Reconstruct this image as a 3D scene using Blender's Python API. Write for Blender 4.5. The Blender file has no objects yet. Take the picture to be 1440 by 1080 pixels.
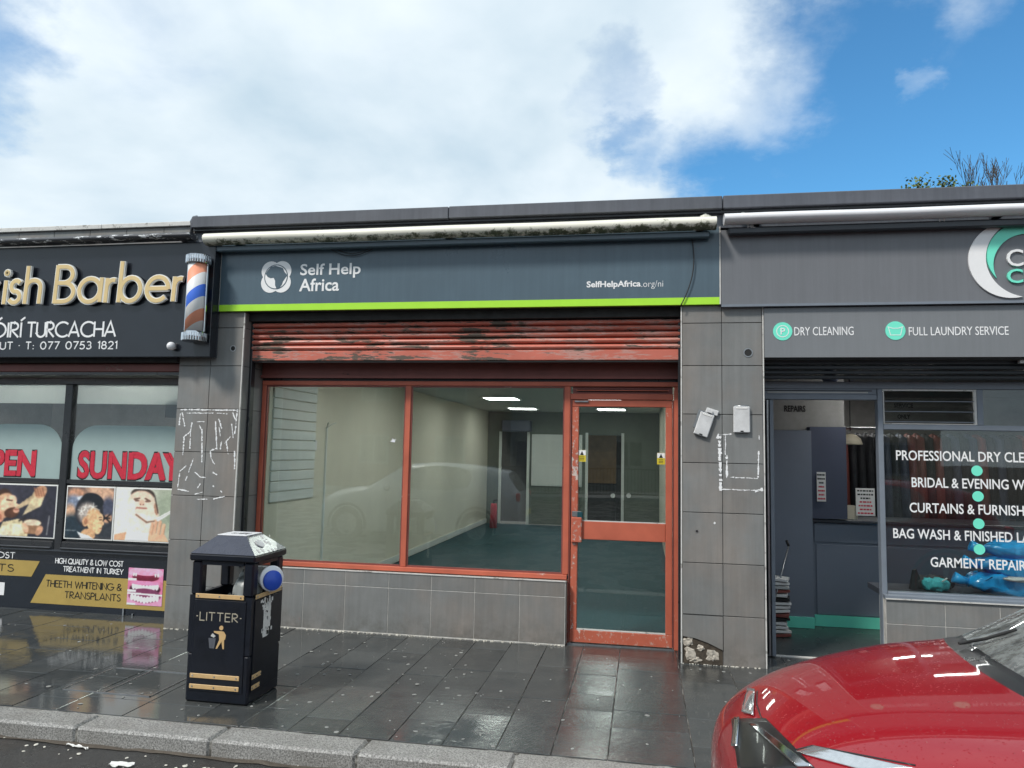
import bpy, bmesh, math, random
import numpy as np
from mathutils import Vector, Matrix
from mathutils.bvhtree import BVHTree
random.seed(7)
R = math.radians
scene = bpy.context.scene
C = scene.collection

# ------------------------------------------------------------------ camera
F_PX, YAW, PITCH, ROLL, EYE = 1044.24, R(10.034), R(5.204), R(1.15), 1.6
fw = Vector((-math.sin(YAW)*math.cos(PITCH), math.cos(YAW)*math.cos(PITCH), math.sin(PITCH)))
r0 = Vector((math.cos(YAW), math.sin(YAW), 0)); u0 = r0.cross(fw)
rt = r0*math.cos(ROLL) + u0*math.sin(ROLL); up = u0*math.cos(ROLL) - r0*math.sin(ROLL)
cd = bpy.data.cameras.new('camera'); cam = bpy.data.objects.new('camera', cd); C.objects.link(cam)
m = Matrix((rt, up, -fw)).transposed().to_4x4(); m.translation = Vector((0, 0, EYE)); cam.matrix_world = m
cd.sensor_width = 36; cd.lens = F_PX/1440*36; cd.clip_start = 0.05; cd.clip_end = 3000
scene.camera = cam
def ray(px, py):
    return fw + rt*((px-720)/F_PX) - up*((py-540)/F_PX)
def at(px, py, Y):                       # photo pixel -> point on the vertical plane Y
    d = ray(px, py); t = Y/d.y
    return Vector((d.x*t, Y, EYE+d.z*t))
def atz(px, py, Z=0):
    d = ray(px, py); t = (Z-EYE)/d.z
    return Vector((d.x*t, d.y*t, Z))

# ------------------------------------------------------------------ sky and sun
SUN_EL, SUN_AZ = R(48), R(218)           # azimuth clockwise from +Y: behind the camera, to the left
w = bpy.data.worlds.new('World'); scene.world = w; w.use_nodes = True
nt = w.node_tree; N = nt.nodes; L = nt.links; N.clear()
def wn(t, **k):
    n = N.new(t)
    for a, b in k.items(): setattr(n, a, b)
    return n
def wmath(op, a, b=None, c=None, clamp=False):
    n = wn('ShaderNodeMath', operation=op, use_clamp=clamp)
    for i, v in enumerate((a, b, c)):
        if v is None: continue
        if isinstance(v, (int, float)): n.inputs[i].default_value = v
        else: L.new(v, n.inputs[i])
    return n.outputs[0]
sky = wn('ShaderNodeTexSky', sky_type='NISHITA'); sky.sun_disc = False
sky.sun_elevation = SUN_EL; sky.sun_rotation = SUN_AZ; sky.air_density = 1.0; sky.dust_density = 0.3; sky.ozone_density = 2.5
hs = wn('ShaderNodeHueSaturation'); hs.inputs['Saturation'].default_value = 1.12; hs.inputs['Value'].default_value = 1.0
L.new(sky.outputs[0], hs.inputs['Color'])
tint = wn('ShaderNodeMixRGB', blend_type='MULTIPLY'); tint.inputs[0].default_value = 1; tint.inputs[2].default_value = (.62, 1.02, 1.08, 1); L.new(hs.outputs[0], tint.inputs[1])
tc = wn('ShaderNodeTexCoord'); sep = wn('ShaderNodeSeparateXYZ'); L.new(tc.outputs['Generated'], sep.inputs[0])
zz = wmath('ADD', wmath('MAXIMUM', sep.outputs['Z'], 0.0), 0.35)
cmb = wn('ShaderNodeCombineXYZ'); L.new(wmath('DIVIDE', sep.outputs['X'], zz), cmb.inputs[0]); L.new(wmath('DIVIDE', sep.outputs['Y'], zz), cmb.inputs[1])
def wnoise(scale, detail, rough, dist=0.0, off=0.0):
    n = wn('ShaderNodeTexNoise'); n.inputs['Scale'].default_value = scale; n.inputs['Detail'].default_value = detail
    n.inputs['Roughness'].default_value = rough; n.inputs['Distortion'].default_value = dist
    if off:
        mp = wn('ShaderNodeMapping'); mp.inputs['Location'].default_value = (off, off*.7, 0); L.new(cmb.outputs[0], mp.inputs[0]); L.new(mp.outputs[0], n.inputs['Vector'])
    else: L.new(cmb.outputs[0], n.inputs['Vector'])
    return n.outputs['Fac']
n1 = wnoise(1.6, 9, .56, .25); n2 = wnoise(5.0, 8, .6, .3, 3.1)
wv = wn('ShaderNodeTexNoise'); wv.inputs['Scale'].default_value = 3.0; wv.inputs['Detail'].default_value = 7; wv.inputs['Roughness'].default_value = .6; L.new(cmb.outputs[0], wv.inputs['Vector'])
sub = wn('ShaderNodeVectorMath', operation='SUBTRACT'); L.new(wv.outputs['Color'], sub.inputs[0]); sub.inputs[1].default_value = (.5, .5, .5)
scl = wn('ShaderNodeVectorMath', operation='SCALE'); L.new(sub.outputs[0], scl.inputs[0]); scl.inputs['Scale'].default_value = .30
warp = wn('ShaderNodeVectorMath', operation='ADD'); L.new(tc.outputs['Generated'], warp.inputs[0]); L.new(scl.outputs[0], warp.inputs[1])
warpn = wn('ShaderNodeVectorMath', operation='NORMALIZE'); L.new(warp.outputs[0], warpn.inputs[0])
def blob(px, py, rad):                   # soft patch of the cloud layout round a direction
    d = ray(px, py).normalized()
    vm = wn('ShaderNodeVectorMath', operation='DOT_PRODUCT'); L.new(warpn.outputs[0], vm.inputs[0]); vm.inputs[1].default_value = d
    mr = wn('ShaderNodeMapRange', interpolation_type='SMOOTHSTEP'); L.new(vm.outputs['Value'], mr.inputs[0])
    mr.inputs[1].default_value = math.cos(R(rad)); mr.inputs[2].default_value = 1.0
    return mr.outputs[0]
dens = wmath('ADD', wmath('MULTIPLY', wmath('SUBTRACT', n1, .5), 1.5), wmath('MULTIPLY', wmath('SUBTRACT', n2, .5), .8))
dens = wmath('ADD', dens, .85)
for (px, py, rad, amt) in ((1450, 210, 32, -1.75), (1120, 205, 12, -.80), (1180, 120, 8, -.35), (860, 130, 4.5, -.75), (895, 200, 3.2, -.5), (-60, 20, 7, -.8), (210, 60, 9, -.35), (560, 130, 11, -.30), (960, 275, 13, .75), (400, 200, 30, .40), (1215, -10, 15, 1.28), (1000, 60, 12, .35), (1165, 225, 8, .50), (1307, 146, 2.2, .55), (1230, 250, 5, .35)):
    dens = wmath('ADD', dens, wmath('MULTIPLY', blob(px, py, rad), amt))
mr = wn('ShaderNodeMapRange', interpolation_type='SMOOTHSTEP'); L.new(dens, mr.inputs[0]); mr.inputs[1].default_value = -.20; mr.inputs[2].default_value = 0.95
cover = mr.outputs[0]
shade = wn('ShaderNodeMapRange'); L.new(wmath('ADD', wmath('MULTIPLY', n1, .6), wmath('MULTIPLY', wnoise(2.4, 5, .5, .2, 7.7), .6)), shade.inputs[0])
shade.inputs[1].default_value = .42; shade.inputs[2].default_value = .72
cmix = wn('ShaderNodeMixRGB'); L.new(shade.outputs[0], cmix.inputs[0]); cmix.inputs[1].default_value = (.86, .93, .97, 1); cmix.inputs[2].default_value = (.50, .63, .73, 1)
b1 = wn('ShaderNodeBackground'); L.new(tint.outputs[0], b1.inputs[0]); b1.inputs[1].default_value = .112
b2 = wn('ShaderNodeBackground'); L.new(cmix.outputs[0], b2.inputs[0]); b2.inputs[1].default_value = .78
ms = wn('ShaderNodeMixShader'); L.new(cover, ms.inputs[0]); L.new(b1.outputs[0], ms.inputs[1]); L.new(b2.outputs[0], ms.inputs[2])
wo = wn('ShaderNodeOutputWorld'); L.new(ms.outputs[0], wo.inputs[0])
sd = bpy.data.lights.new('sun', 'SUN'); sd.energy = 2.0; sd.angle = R(8); sd.color = (1, .95, .88)
so = bpy.data.objects.new('sun', sd); C.objects.link(so)
sv = Vector((math.sin(SUN_AZ)*math.cos(SUN_EL), math.cos(SUN_AZ)*math.cos(SUN_EL), math.sin(SUN_EL)))
so.rotation_euler = sv.to_track_quat('Z', 'Y').to_euler()
scene.view_settings.view_transform = 'Standard'; scene.view_settings.look = 'None'
scene.view_settings.exposure = 0.58; scene.view_settings.gamma = 1; scene.view_settings.use_curve_mapping = False
scene.render.engine = 'CYCLES'
cy = scene.cycles; cy.use_denoising = True; cy.max_bounces = 9; cy.transparent_max_bounces = 16; cy.sample_clamp_indirect = 6
cy.caustics_reflective = False; cy.caustics_refractive = False

# ------------------------------------------------------------------ materials
def lin(r, g, b, k=1.0):
    f = lambda c: ((c/255+.055)/1.055)**2.4 if c > 10 else c/255/12.92
    return tuple(min(.86, f(c)*k) for c in (r, g, b))
MATS = {}
class NT:
    def __init__(s, name):
        s.m = bpy.data.materials.new(name); s.m.use_nodes = True; s.t = s.m.node_tree; s.t.nodes.clear()
    def n(s, t, **k):
        n = s.t.nodes.new(t)
        for a, b in k.items(): setattr(n, a, b)
        return n
    def l(s, a, b): s.t.links.new(a, b)
    def put(s, sock, v):
        if isinstance(v, (int, float)): sock.default_value = v
        elif isinstance(v, (tuple, list)): sock.default_value = (*v, 1) if len(v) == 3 else v
        else: s.l(v, sock)
    def math(s, op, a, b=0.0, clamp=False):
        n = s.n('ShaderNodeMath', operation=op, use_clamp=clamp); s.put(n.inputs[0], a); s.put(n.inputs[1], b); return n.outputs[0]
    def mix(s, f, a, b, bt='MIX'):
        n = s.n('ShaderNodeMixRGB', blend_type=bt); s.put(n.inputs[0], f); s.put(n.inputs[1], a); s.put(n.inputs[2], b); return n.outputs[0]
    def pos(s, sc=(1, 1, 1), obj=False, loc=(0, 0, 0)):
        g = s.n('ShaderNodeTexCoord').outputs['Object'] if obj else s.n('ShaderNodeNewGeometry').outputs['Position']
        mp = s.n('ShaderNodeMapping'); mp.inputs['Scale'].default_value = sc; mp.inputs['Location'].default_value = loc; s.l(g, mp.inputs[0]); return mp.outputs[0]
    def noise(s, scale, detail=5, rough=.6, v=None, dist=0):
        n = s.n('ShaderNodeTexNoise'); n.inputs['Scale'].default_value = scale; n.inputs['Detail'].default_value = detail; n.inputs['Roughness'].default_value = rough; n.inputs['Distortion'].default_value = dist
        s.l(v if v is not None else s.pos(), n.inputs['Vector']); return n.outputs['Fac']
    def rng(s, v, a, b, c=0.0, d=1.0, smooth=False):
        n = s.n('ShaderNodeMapRange'); n.interpolation_type = 'SMOOTHSTEP' if smooth else 'LINEAR'
        s.l(v, n.inputs[0])
        for i, x in enumerate((a, b, c, d)): n.inputs[i+1].default_value = x
        return n.outputs[0]
    def bsdf(s, col, rough=.5, metal=0.0, spec=.5, coat=0.0, bump=None, bd=.002, emit=None):
        p = s.n('ShaderNodeBsdfPrincipled'); s.put(p.inputs['Base Color'], col); s.put(p.inputs['Roughness'], rough); s.put(p.inputs['Metallic'], metal)
        s.put(p.inputs['Specular IOR Level'], spec); s.put(p.inputs['Coat Weight'], coat); p.inputs['Coat Roughness'].default_value = .03
        if bump is not None:
            b = s.n('ShaderNodeBump'); b.inputs['Strength'].default_value = 1; b.inputs['Distance'].default_value = bd; s.l(bump, b.inputs['Height']); s.l(b.outputs[0], p.inputs['Normal'])
        if emit: p.inputs['Emission Color'].default_value = (*emit[0], 1); p.inputs['Emission Strength'].default_value = emit[1]
        o = s.n('ShaderNodeOutputMaterial'); s.l(p.outputs[0], o.inputs[0]); return s.m
def pm(name, col, rough=.5, var=.15, scale=6, fine=0.0, streak=0.0, metal=0.0, coat=0.0, spec=.5, objvar=0.0, bump=0.0, emit=None, grime=None):
    """painted / plain surface with blotches, rain streaks, speckle and per-piece tone"""
    if name in MATS: return MATS[name]
    s = NT(name)
    f = s.rng(s.noise(scale, 6, .65), .25, .75, 1-var, 1+var)
    if fine:
        f = s.math('MULTIPLY', f, s.rng(s.noise(220, 2, .8), .3, .7, 1-fine, 1+fine))
    if streak:
        f = s.math('MULTIPLY', f, s.rng(s.noise(1, 6, .7, s.pos((26, 26, 1.3))), .3, .75, 1+streak*.5, 1-streak))
    if objvar:
        oi = s.n('ShaderNodeObjectInfo'); f = s.math('MULTIPLY', f, s.rng(oi.outputs['Random'], 0, 1, 1-objvar, 1+objvar))
    mul = s.n('ShaderNodeVectorMath', operation='SCALE'); mul.inputs[0].default_value = col; s.l(f, mul.inputs['Scale'])
    c = mul.outputs[0]
    if grime:
        g = s.rng(s.noise(grime[2], 8, .7), grime[3], grime[3]+.08, 0, grime[1]); c = s.mix(g, c, grime[0])
    r = s.rng(s.noise(scale*1.7, 5, .6), .2, .8, max(.02, rough*.8), min(1, rough*1.2))
    b = s.noise(90, 4, .7) if bump else None
    MATS[name] = s.bsdf(c, r, metal, spec, coat, b, bump, emit); return MATS[name]

def glass_mat(name, tint=(.93, .97, .95), dirt_haze=.03, refl=1.0):
    s = NT(name)
    lw = s.n('ShaderNodeLayerWeight'); lw.inputs[0].default_value = .5
    f = s.math('POWER', lw.outputs['Facing'], 4.0); f = s.math('ADD', s.math('MULTIPLY', f, .95), .045*refl, True)
    tr = s.n('ShaderNodeBsdfTransparent'); tr.inputs[0].default_value = (*tint, 1)
    gl = s.n('ShaderNodeBsdfGlossy'); gl.inputs['Roughness'].default_value = .012
    b = s.n('ShaderNodeBump'); b.inputs['Distance'].default_value = .002; b.inputs['Strength'].default_value = .35; s.l(s.noise(1.2, 2, .5), b.inputs['Height']); s.l(b.outputs[0], gl.inputs['Normal'])
    m1 = s.n('ShaderNodeMixShader'); s.l(f, m1.inputs[0]); s.l(tr.outputs[0], m1.inputs[1]); s.l(gl.outputs[0], m1.inputs[2])
    df = s.n('ShaderNodeBsdfDiffuse'); df.inputs[0].default_value = (.45, .47, .45, 1)  # pale layer: dirt on the shop panes, painted wet haze on car glass
    dd = s.rng(s.noise(1, 7, .75, s.pos((14, 14, 2.2))), .35, .8, dirt_haze*.3, dirt_haze*2.2)
    m2 = s.n('ShaderNodeMixShader'); s.l(dd, m2.inputs[0]); s.l(m1.outputs[0], m2.inputs[1]); s.l(df.outputs[0], m2.inputs[2])
    o = s.n('ShaderNodeOutputMaterial'); s.l(m2.outputs[0], o.inputs[0]); return s.m

K = 1.36
M = MATS
def tile_mat():
    s = NT('grey_tile')
    oi = s.n('ShaderNodeObjectInfo').outputs['Random']
    f = s.rng(s.noise(3.2, 6, .65), .25, .75, .86, 1.14)
    f = s.math('MULTIPLY', f, s.rng(s.noise(1, 5, .65, s.pos((30, 30, 1.6))), .3, .75, 1.08, .9))
    f = s.math('MULTIPLY', f, s.rng(s.noise(260, 2, .9), .3, .7, .9, 1.1))
    f = s.math('MULTIPLY', f, s.rng(oi, 0, 1, .93, 1.07))
    warm = s.mix(s.rng(s.noise(2.2, 5, .6, s.pos((1, 1, .7), loc=(4, 2, 1))), .4, .75), lin(107, 108, 107, K), lin(117, 110, 104, K))
    mul = s.n('ShaderNodeVectorMath', operation='SCALE'); s.l(warm, mul.inputs[0]); s.l(f, mul.inputs['Scale'])
    # splashed dirt near the pavement
    sp = s.n('ShaderNodeSeparateXYZ'); s.l(s.pos(), sp.inputs[0])
    g = s.math('MULTIPLY', s.rng(sp.outputs['Z'], 0, .22, .8, 0), s.rng(s.noise(9, 7, .7), .4, .7))
    c = s.mix(g, mul.outputs[0], (.09, .085, .07))
    MATS['tile'] = s.bsdf(c, s.rng(s.noise(5, 4, .6), .3, .7, .38, .55), spec=.45, bump=s.noise(140, 3, .7), bd=.0006)
tile_mat()
pm('grout', (.10, .10, .10), .9)
pm('grout_pale', (.58, .56, .52), .9, .3, 20)
pm('trim_pale', (.62, .61, .58), .5, .12, 20, grime=((.12, .11, .09), .8, 14, .58))
pm('coping', lin(70, 72, 78, 1.6), .42, .14, 3, streak=.22)
pm('band_grey', lin(88, 91, 97, 1.6), .5, .12, 3, streak=.25)
pm('render_grey', (.25, .25, .25), .85, .2, 4, bump=.002)
pm('slate_sign', lin(68, 84, 94, 1.4), .30, .10, 1.4, streak=.10, coat=.12)
pm('lime', lin(146, 196, 48, 1.5), .4, .05)
pm('white_vinyl', (.88, .88, .88), .45, .04)
pm('mint', lin(100, 205, 175, 1.5), .4, .04)
pm('sign_black', lin(26, 30, 38, 1.1), .24, .2, 3, coat=.22)
pm('sign_grey', lin(98, 100, 104, K), .42, .06, 1.6, streak=.10)
pm('sign_grey_light', lin(106, 109, 112, K), .45, .06, 1.6, streak=.08)
pm('gold_face', lin(186, 164, 118, 1.5), .45, .08)
pm('gold_edge', lin(232, 222, 196, 1.5), .4, .05)
pm('gold_print', lin(150, 128, 70, 1.5), .4, .1)
pm('black_frame', (.02, .021, .024), .3, .25, 6, coat=.2)
pm('dark_frame', lin(52, 56, 62, 1.3), .35, .15)
pm('grey_frame', lin(106, 113, 122, K), .4, .1, 8)
pm('navy_shutter', (.03, .037, .045), .45, .2)
pm('dark_soffit', (.03, .03, .03), .8, .3)
pm('wet_black', (.02, .021, .023), .22, .4, 12)
pm('chrome', (.65, .66, .68), .12, .05, metal=1)
pm('steel', (.42, .43, .44), .35, .2, 20, metal=.9)
pm('cream_wall', lin(222, 218, 202, 1.05), .75, .05, 1.5)
pm('slat_white', lin(222, 226, 224, 1.05), .55, .05, 2)
pm('green_wall', lin(112, 122, 112, .8), .7, .08)
pm('ceiling_white', (.5, .52, .5), .8, .05)
pm('brown_wood', (.28, .15, .05), .5, .3, 5)
pm('carpet', lin(6, 58, 66, 1.3), .8, .25, 30)
pm('dark_room', (.03, .03, .028), .8, .3)
pm('room_grey', (.25, .25, .24), .8, .2)
pm('blue_grey', lin(92, 98, 108, 1.8), .5, .06, 2)
pm('navy_panel', lin(56, 61, 76, 1.6), .5, .06, 2)
pm('lino', (.045, .055, .055), .3, .2)
pm('lightpanel', (.8, .8, .8), .5, .0, emit=((1, .99, .95), 9.0))
pm('blind_backlight', (.8, .8, .8), .5, .0, emit=((1, .98, .94), 34.0))  # added glow, only for lighting the barber blinds from behind
pm('strip_light', (.8, .8, .8), .5, .0, emit=((1, .99, .96), 26.0))
pm('stainless', (.5, .5, .5), .3, .1, metal=1)
pm('rubber', (.015, .015, .015), .7, .2)
pm('paper', (.75, .74, .71), .7, .06)
pm('paper_grey', (.5, .5, .48), .7, .15)
pm('red_print', (.62, .03, .06), .45, .2, 30)
pm('frost', lin(135, 152, 150, 1.5), .35, .05)
_s = NT('blind'); _d = _s.n('ShaderNodeBsdfDiffuse'); _d.inputs[0].default_value = (.8, .82, .8, 1); _t = _s.n('ShaderNodeBsdfTranslucent'); _t.inputs[0].default_value = (.85, .87, .85, 1); _x = _s.n('ShaderNodeMixShader'); _x.inputs[0].default_value = .45; _s.l(_d.outputs[0], _x.inputs[1]); _s.l(_t.outputs[0], _x.inputs[2]); _o = _s.n('ShaderNodeOutputMaterial'); _s.l(_x.outputs[0], _o.inputs[0]); MATS['blind'] = _s.m
pm('bin_black', (.006, .008, .014), .32, .35, 14, coat=.12, spec=.35)
pm('bin_lid', lin(56, 58, 70, 1.1), .28, .12, 12, coat=.4)
pm('bin_gold', lin(190, 158, 112, 1.15), .4, .1, 30)
pm('letter_tan', (.42, .38, .30), .45, .1)
pm('bin_liner', (.32, .34, .33), .35, .25, 14)
pm('blue_plastic', (.02, .08, .5), .35, .08)
pm('white_plastic', (.8, .8, .82), .35, .04)
pm('sticker_yellow', (.75, .6, .04), .4, .05)
pm('cable', (.02, .02, .022), .5)
pm('bag_blue', (.01, .40, .86), .22, .2, 9, coat=.4)
pm('bag_red', (.65, .04, .06), .25, .2, 9, coat=.3)
pm('cloth_teal', (.05, .42, .45), .75, .3, 25)
pm('cloth_dark', (.02, .022, .026), .7, .3)
pm('rubble', (.5, .45, .38), .9, .25, 20, bump=.004)
pm('rubble_dark', (.07, .055, .04), .95, .5, 30, bump=.006)
pm('road_house', (.36, .30, .22), .9, .2, 3)
pm('brick_far', (.2, .09, .06), .9, .25, 3)
pm('roof_far', (.06, .06, .065), .8, .2)
pm('bark', (.07, .055, .04), .9, .3, 20)
pm('oak_leaf', (.12, .16, .04), .7, .5, 3)
pm('silver_paint', (.42, .43, .44), .3, .03, metal=.6, coat=.8)
pm('headlamp', (.6, .62, .64), .1, .15, 40, metal=.7, coat=1)
pm('car_black', (.012, .012, .013), .3, .2, coat=.3)
pm('tyre', (.02, .02, .02), .8, .2)
GLASS = glass_mat('shop_glass', (.90, .95, .93), .012, 1.9)
GLASS_D = glass_mat('shop_glass_dark', (.86, .89, .88), .008, 1.5)
CARGLASS = glass_mat('car_glass', (.40, .48, .44), .30, 4.0)  # strong milky layer paints in the bright look of rain-wet glass

def red_paint(name, base, wear, thr, pale=(.55, .42, .36), long=(6, 6, 60)):
    s = NT(name)
    f = s.rng(s.noise(4, 5, .6), .3, .7, .86, 1.12)
    mul = s.n('ShaderNodeVectorMath', operation='SCALE'); mul.inputs[0].default_value = base; s.l(f, mul.inputs['Scale'])
    n = s.noise(1, 9, .72, s.pos(long)); big = s.noise(1.3, 4, .6, s.pos((1, 1, 1), loc=(2, 5, 1)))
    g = s.rng(s.math('ADD', n, s.math('MULTIPLY', s.math('SUBTRACT', big, .5), .6)), thr, thr+.03)
    g2 = s.rng(n, thr-.03, thr)
    c = s.mix(s.math('MULTIPLY', g2, .55), mul.outputs[0], pale)
    c = s.mix(g, c, wear)
    MATS[name] = s.bsdf(c, s.mix(g, (.42,)*3, (.8,)*3), spec=.4, bump=s.math('SUBTRACT', 1.0, g), bd=.0012); return MATS[name]
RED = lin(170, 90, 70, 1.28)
red_paint('red_shutter', lin(186, 104, 88, 1.15), (.13, .10, .08), .530, (.50, .36, .32), long=(2.6, 2.6, 17))
red_paint('red_frame', RED, (.62, .5, .44), .70, long=(9, 9, 9))
red_paint('red_worn', RED, (.60, .50, .45), .590, long=(34, 34, 26))
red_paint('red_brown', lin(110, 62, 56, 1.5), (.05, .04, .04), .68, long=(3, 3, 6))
def awning_mat():
    s = NT('awning_cream')
    n = s.noise(14, 9, .75); sp = s.n('ShaderNodeSeparateXYZ'); s.l(s.pos(), sp.inputs[0])
    low = s.rng(sp.outputs['Z'], 3.385, 3.43, .22, 0)
    right = s.rng(sp.outputs['X'], -3.9, .6, -.10, .0)
    g = s.rng(s.math('ADD', s.math('ADD', n, low), right), .60, .70)
    c = s.mix(g, s.mix(s.noise(4, 4, .6), lin(212, 208, 196, 1.35), lin(196, 192, 178, 1.35)), (.10, .11, .065))
    MATS['awning_cream'] = s.bsdf(c, .5)
    s = NT('awning_black'); n = s.noise(1, 8, .7, s.pos((9, 20, 30)))
    g = s.rng(n, .56, .59); c = s.mix(g, (.035, .037, .045), (.75, .77, .78)); MATS['awning_black'] = s.bsdf(c, .35)
awning_mat()
def granite():
    s = NT('granite')
    v = s.n('ShaderNodeTexVoronoi'); v.inputs['Scale'].default_value = 95; s.l(s.pos(), v.inputs['Vector'])
    a = s.rng(s.noise(100, 4, .85), .40, .60); oi = s.n('ShaderNodeObjectInfo').outputs['Random']
    c = s.mix(a, (.10, .10, .098), (.52, .51, .485)); c = s.mix(s.rng(v.outputs['Distance'], .0, .35, .9, 0), c, (.04, .04, .04))
    c = s.mix(s.rng(s.noise(3, 6, .65), .4, .75, 0, .55), c, (.12, .11, .095))
    c = s.mix(s.rng(oi, 0, 1, 0, .15), c, (.5, .45, .4))
    MATS['granite'] = s.bsdf(c, s.rng(s.noise(4, 5, .6), .3, .7, .3, .6), spec=.5, bump=a, bd=.0008)
granite()
def paving():
    s = NT('wet_slate')
    oi = s.n('ShaderNodeObjectInfo').outputs['Random']; p = s.pos()
    c = s.mix(oi, (.022, .026, .028), (.066, .072, .072))
    c = s.mix(s.rng(s.noise(6, 8, .7), .35, .7, 0, .6), c, (.10, .10, .095))
    c = s.mix(s.rng(s.noise(1, 7, .7, s.pos((30, 6, 6))), .58, .66, 0, .35), c, (.16, .155, .14))
    sp = s.n('ShaderNodeSeparateXYZ'); s.l(p, sp.inputs[0])
    left = s.rng(sp.outputs['X'], -3.0, -1.8, .30, 0.0, True)
    wet = s.math('ADD', s.math('ADD', s.noise(1.7, 6, .6, s.pos((1, 1, 1), loc=(3, 8, 0))), left), s.math('MULTIPLY', s.math('SUBTRACT', oi, .5), .22))
    r = s.rng(wet, .30, .60, .19, .035)
    b = s.math('MULTIPLY', s.noise(26, 6, .65), s.rng(wet, .42, .72, 1, .12))
    MATS['wet_slate'] = s.bsdf(c, r, spec=.75, bump=b, bd=.0032)
    s = NT('wet_tarmac'); n = s.noise(120, 4, .8)
    c = s.mix(s.rng(n, .35, .7), (.018, .018, .018), (.085, .08, .075)); c = s.mix(s.rng(s.noise(3, 7, .7), .5, .7, 0, .6), c, (.05, .038, .03))
    MATS['wet_tarmac'] = s.bsdf(c, s.rng(s.noise(2.5, 6, .6), .35, .62, .5, .08), spec=.6, bump=n, bd=.005)
    pm('joint', (.07, .066, .058), .5, .6, 12, grime=((.40, .39, .36), .9, 4, .50))
paving()
def car_paint(name, col):
    s = NT(name); f = s.noise(900, 2, .5)
    c = s.mix(f, tuple(x*.88 for x in col), col)
    drops = s.n('ShaderNodeTexVoronoi'); drops.inputs['Scale'].default_value = 95; s.l(s.pos(), drops.inputs['Vector'])
    h = s.rng(drops.outputs['Distance'], .0, .32, 1, 0, True); h = s.math('MULTIPLY', h, s.rng(s.noise(60, 2, .5), .5, .62))
    MATS[name] = s.bsdf(c, .45, .05, .15, 1.0)
    p = [n for n in s.t.nodes if n.type == 'BSDF_PRINCIPLED'][0]
    b = s.n('ShaderNodeBump'); b.inputs['Distance'].default_value = .0024; b.inputs['Strength'].default_value = .8; s.l(h, b.inputs['Height']); s.l(b.outputs[0], p.inputs['Coat Normal'])
    return MATS[name]
car_paint('red_paint', (.33, .003, .010))

# ------------------------------------------------------------------ mesh helpers
def link(name, me, mat, parent=None):
    o = bpy.data.objects.new(name, me); C.objects.link(o)
    if parent is not None:
        o.parent = parent
        if parent.type == 'EMPTY': o.matrix_parent_inverse = Matrix.Translation(-parent.location)
    if mat is not None:
        for mm in (mat if isinstance(mat, (list, tuple)) else [mat]):
            me.materials.append(M[mm] if isinstance(mm, str) else mm)
    return o
class MB:
    def __init__(s): s.v = []; s.f = []; s.mi = []; s.sm = []
    def add(s, vs, fs, mi=0, smooth=False):
        b = len(s.v); s.v += [tuple(v) for v in vs]; s.f += [tuple(b+i for i in f) for f in fs]; s.mi += [mi]*len(fs); s.sm += [smooth]*len(fs)
    def box(s, x0, x1, y0, y1, z0, z1, mi=0, b=0.0):
        if b:
            b = min(b, abs(x1-x0)*.45, abs(y1-y0)*.45, abs(z1-z0)*.45)
            bm = bmesh.new(); bmesh.ops.create_cube(bm, size=1)
            for v in bm.verts: v.co = Vector(((x0+x1)/2+v.co.x*(x1-x0), (y0+y1)/2+v.co.y*(y1-y0), (z0+z1)/2+v.co.z*(z1-z0)))
            bmesh.ops.bevel(bm, geom=list(bm.edges), offset=b, segments=1, affect='EDGES')
            bm.normal_update(); s.add([v.co for v in bm.verts], [[v.index for v in f.verts] for f in bm.faces], mi); bm.free(); return s
        v = [(x, y, z) for z in (z0, z1) for y in (y0, y1) for x in (x0, x1)]
        s.add(v, [(0, 2, 3, 1), (4, 5, 7, 6), (0, 1, 5, 4), (2, 6, 7, 3), (0, 4, 6, 2), (1, 3, 7, 5)], mi); return s
    def prism(s, pts, y0, y1, mi=0):     # outline in x,z; depth y0 (front) .. y1
        n = len(pts); v = [(x, y0, z) for x, z in pts]+[(x, y1, z) for x, z in pts]
        area = sum(pts[i][0]*pts[(i+1) % n][1]-pts[(i+1) % n][0]*pts[i][1] for i in range(n))
        if area < 0: v = v[:n][::-1]+v[n:][::-1]
        s.add(v, [tuple(range(n)), tuple(range(2*n-1, n-1, -1))]+[(i, n+i, n+(i+1) % n, (i+1) % n) for i in range(n)], mi); return s
    def tube(s, pts, r, n=8, mi=0, smooth=True, caps=True, r1=None):
        pts = [Vector(p) for p in pts]; rings = []; b = len(s.v); k = len(pts)
        for i, p in enumerate(pts):
            d = (pts[min(i+1, k-1)]-pts[max(i-1, 0)]).normalized()
            a = d.cross(Vector((0, 0, 1)));
            if a.length < 1e-3: a = d.cross(Vector((0, 1, 0)))
            a.normalize(); c = d.cross(a); rr = r if r1 is None else r+(r1-r)*i/max(1, k-1)
            s.v += [tuple(p+(a*math.cos(t)+c*math.sin(t))*rr) for t in [2*math.pi*j/n for j in range(n)]]
        for i in range(k-1):
            for j in range(n):
                s.f.append((b+i*n+j, b+i*n+(j+1) % n, b+(i+1)*n+(j+1) % n, b+(i+1)*n+j)); s.mi.append(mi); s.sm.append(smooth)
        if caps:
            s.f.append(tuple(b+j for j in range(n))[::-1]); s.f.append(tuple(b+(k-1)*n+j for j in range(n))); s.mi += [mi]*2; s.sm += [False]*2
        return s
    def mesh(s, name):
        me = bpy.data.meshes.new(name); me.from_pydata(s.v, [], s.f)
        me.polygons.foreach_set('material_index', s.mi); me.polygons.foreach_set('use_smooth', s.sm); me.update(); return me
    def build(s, name, mat, parent=None): return link(name, s.mesh(name), mat, parent)
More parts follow.
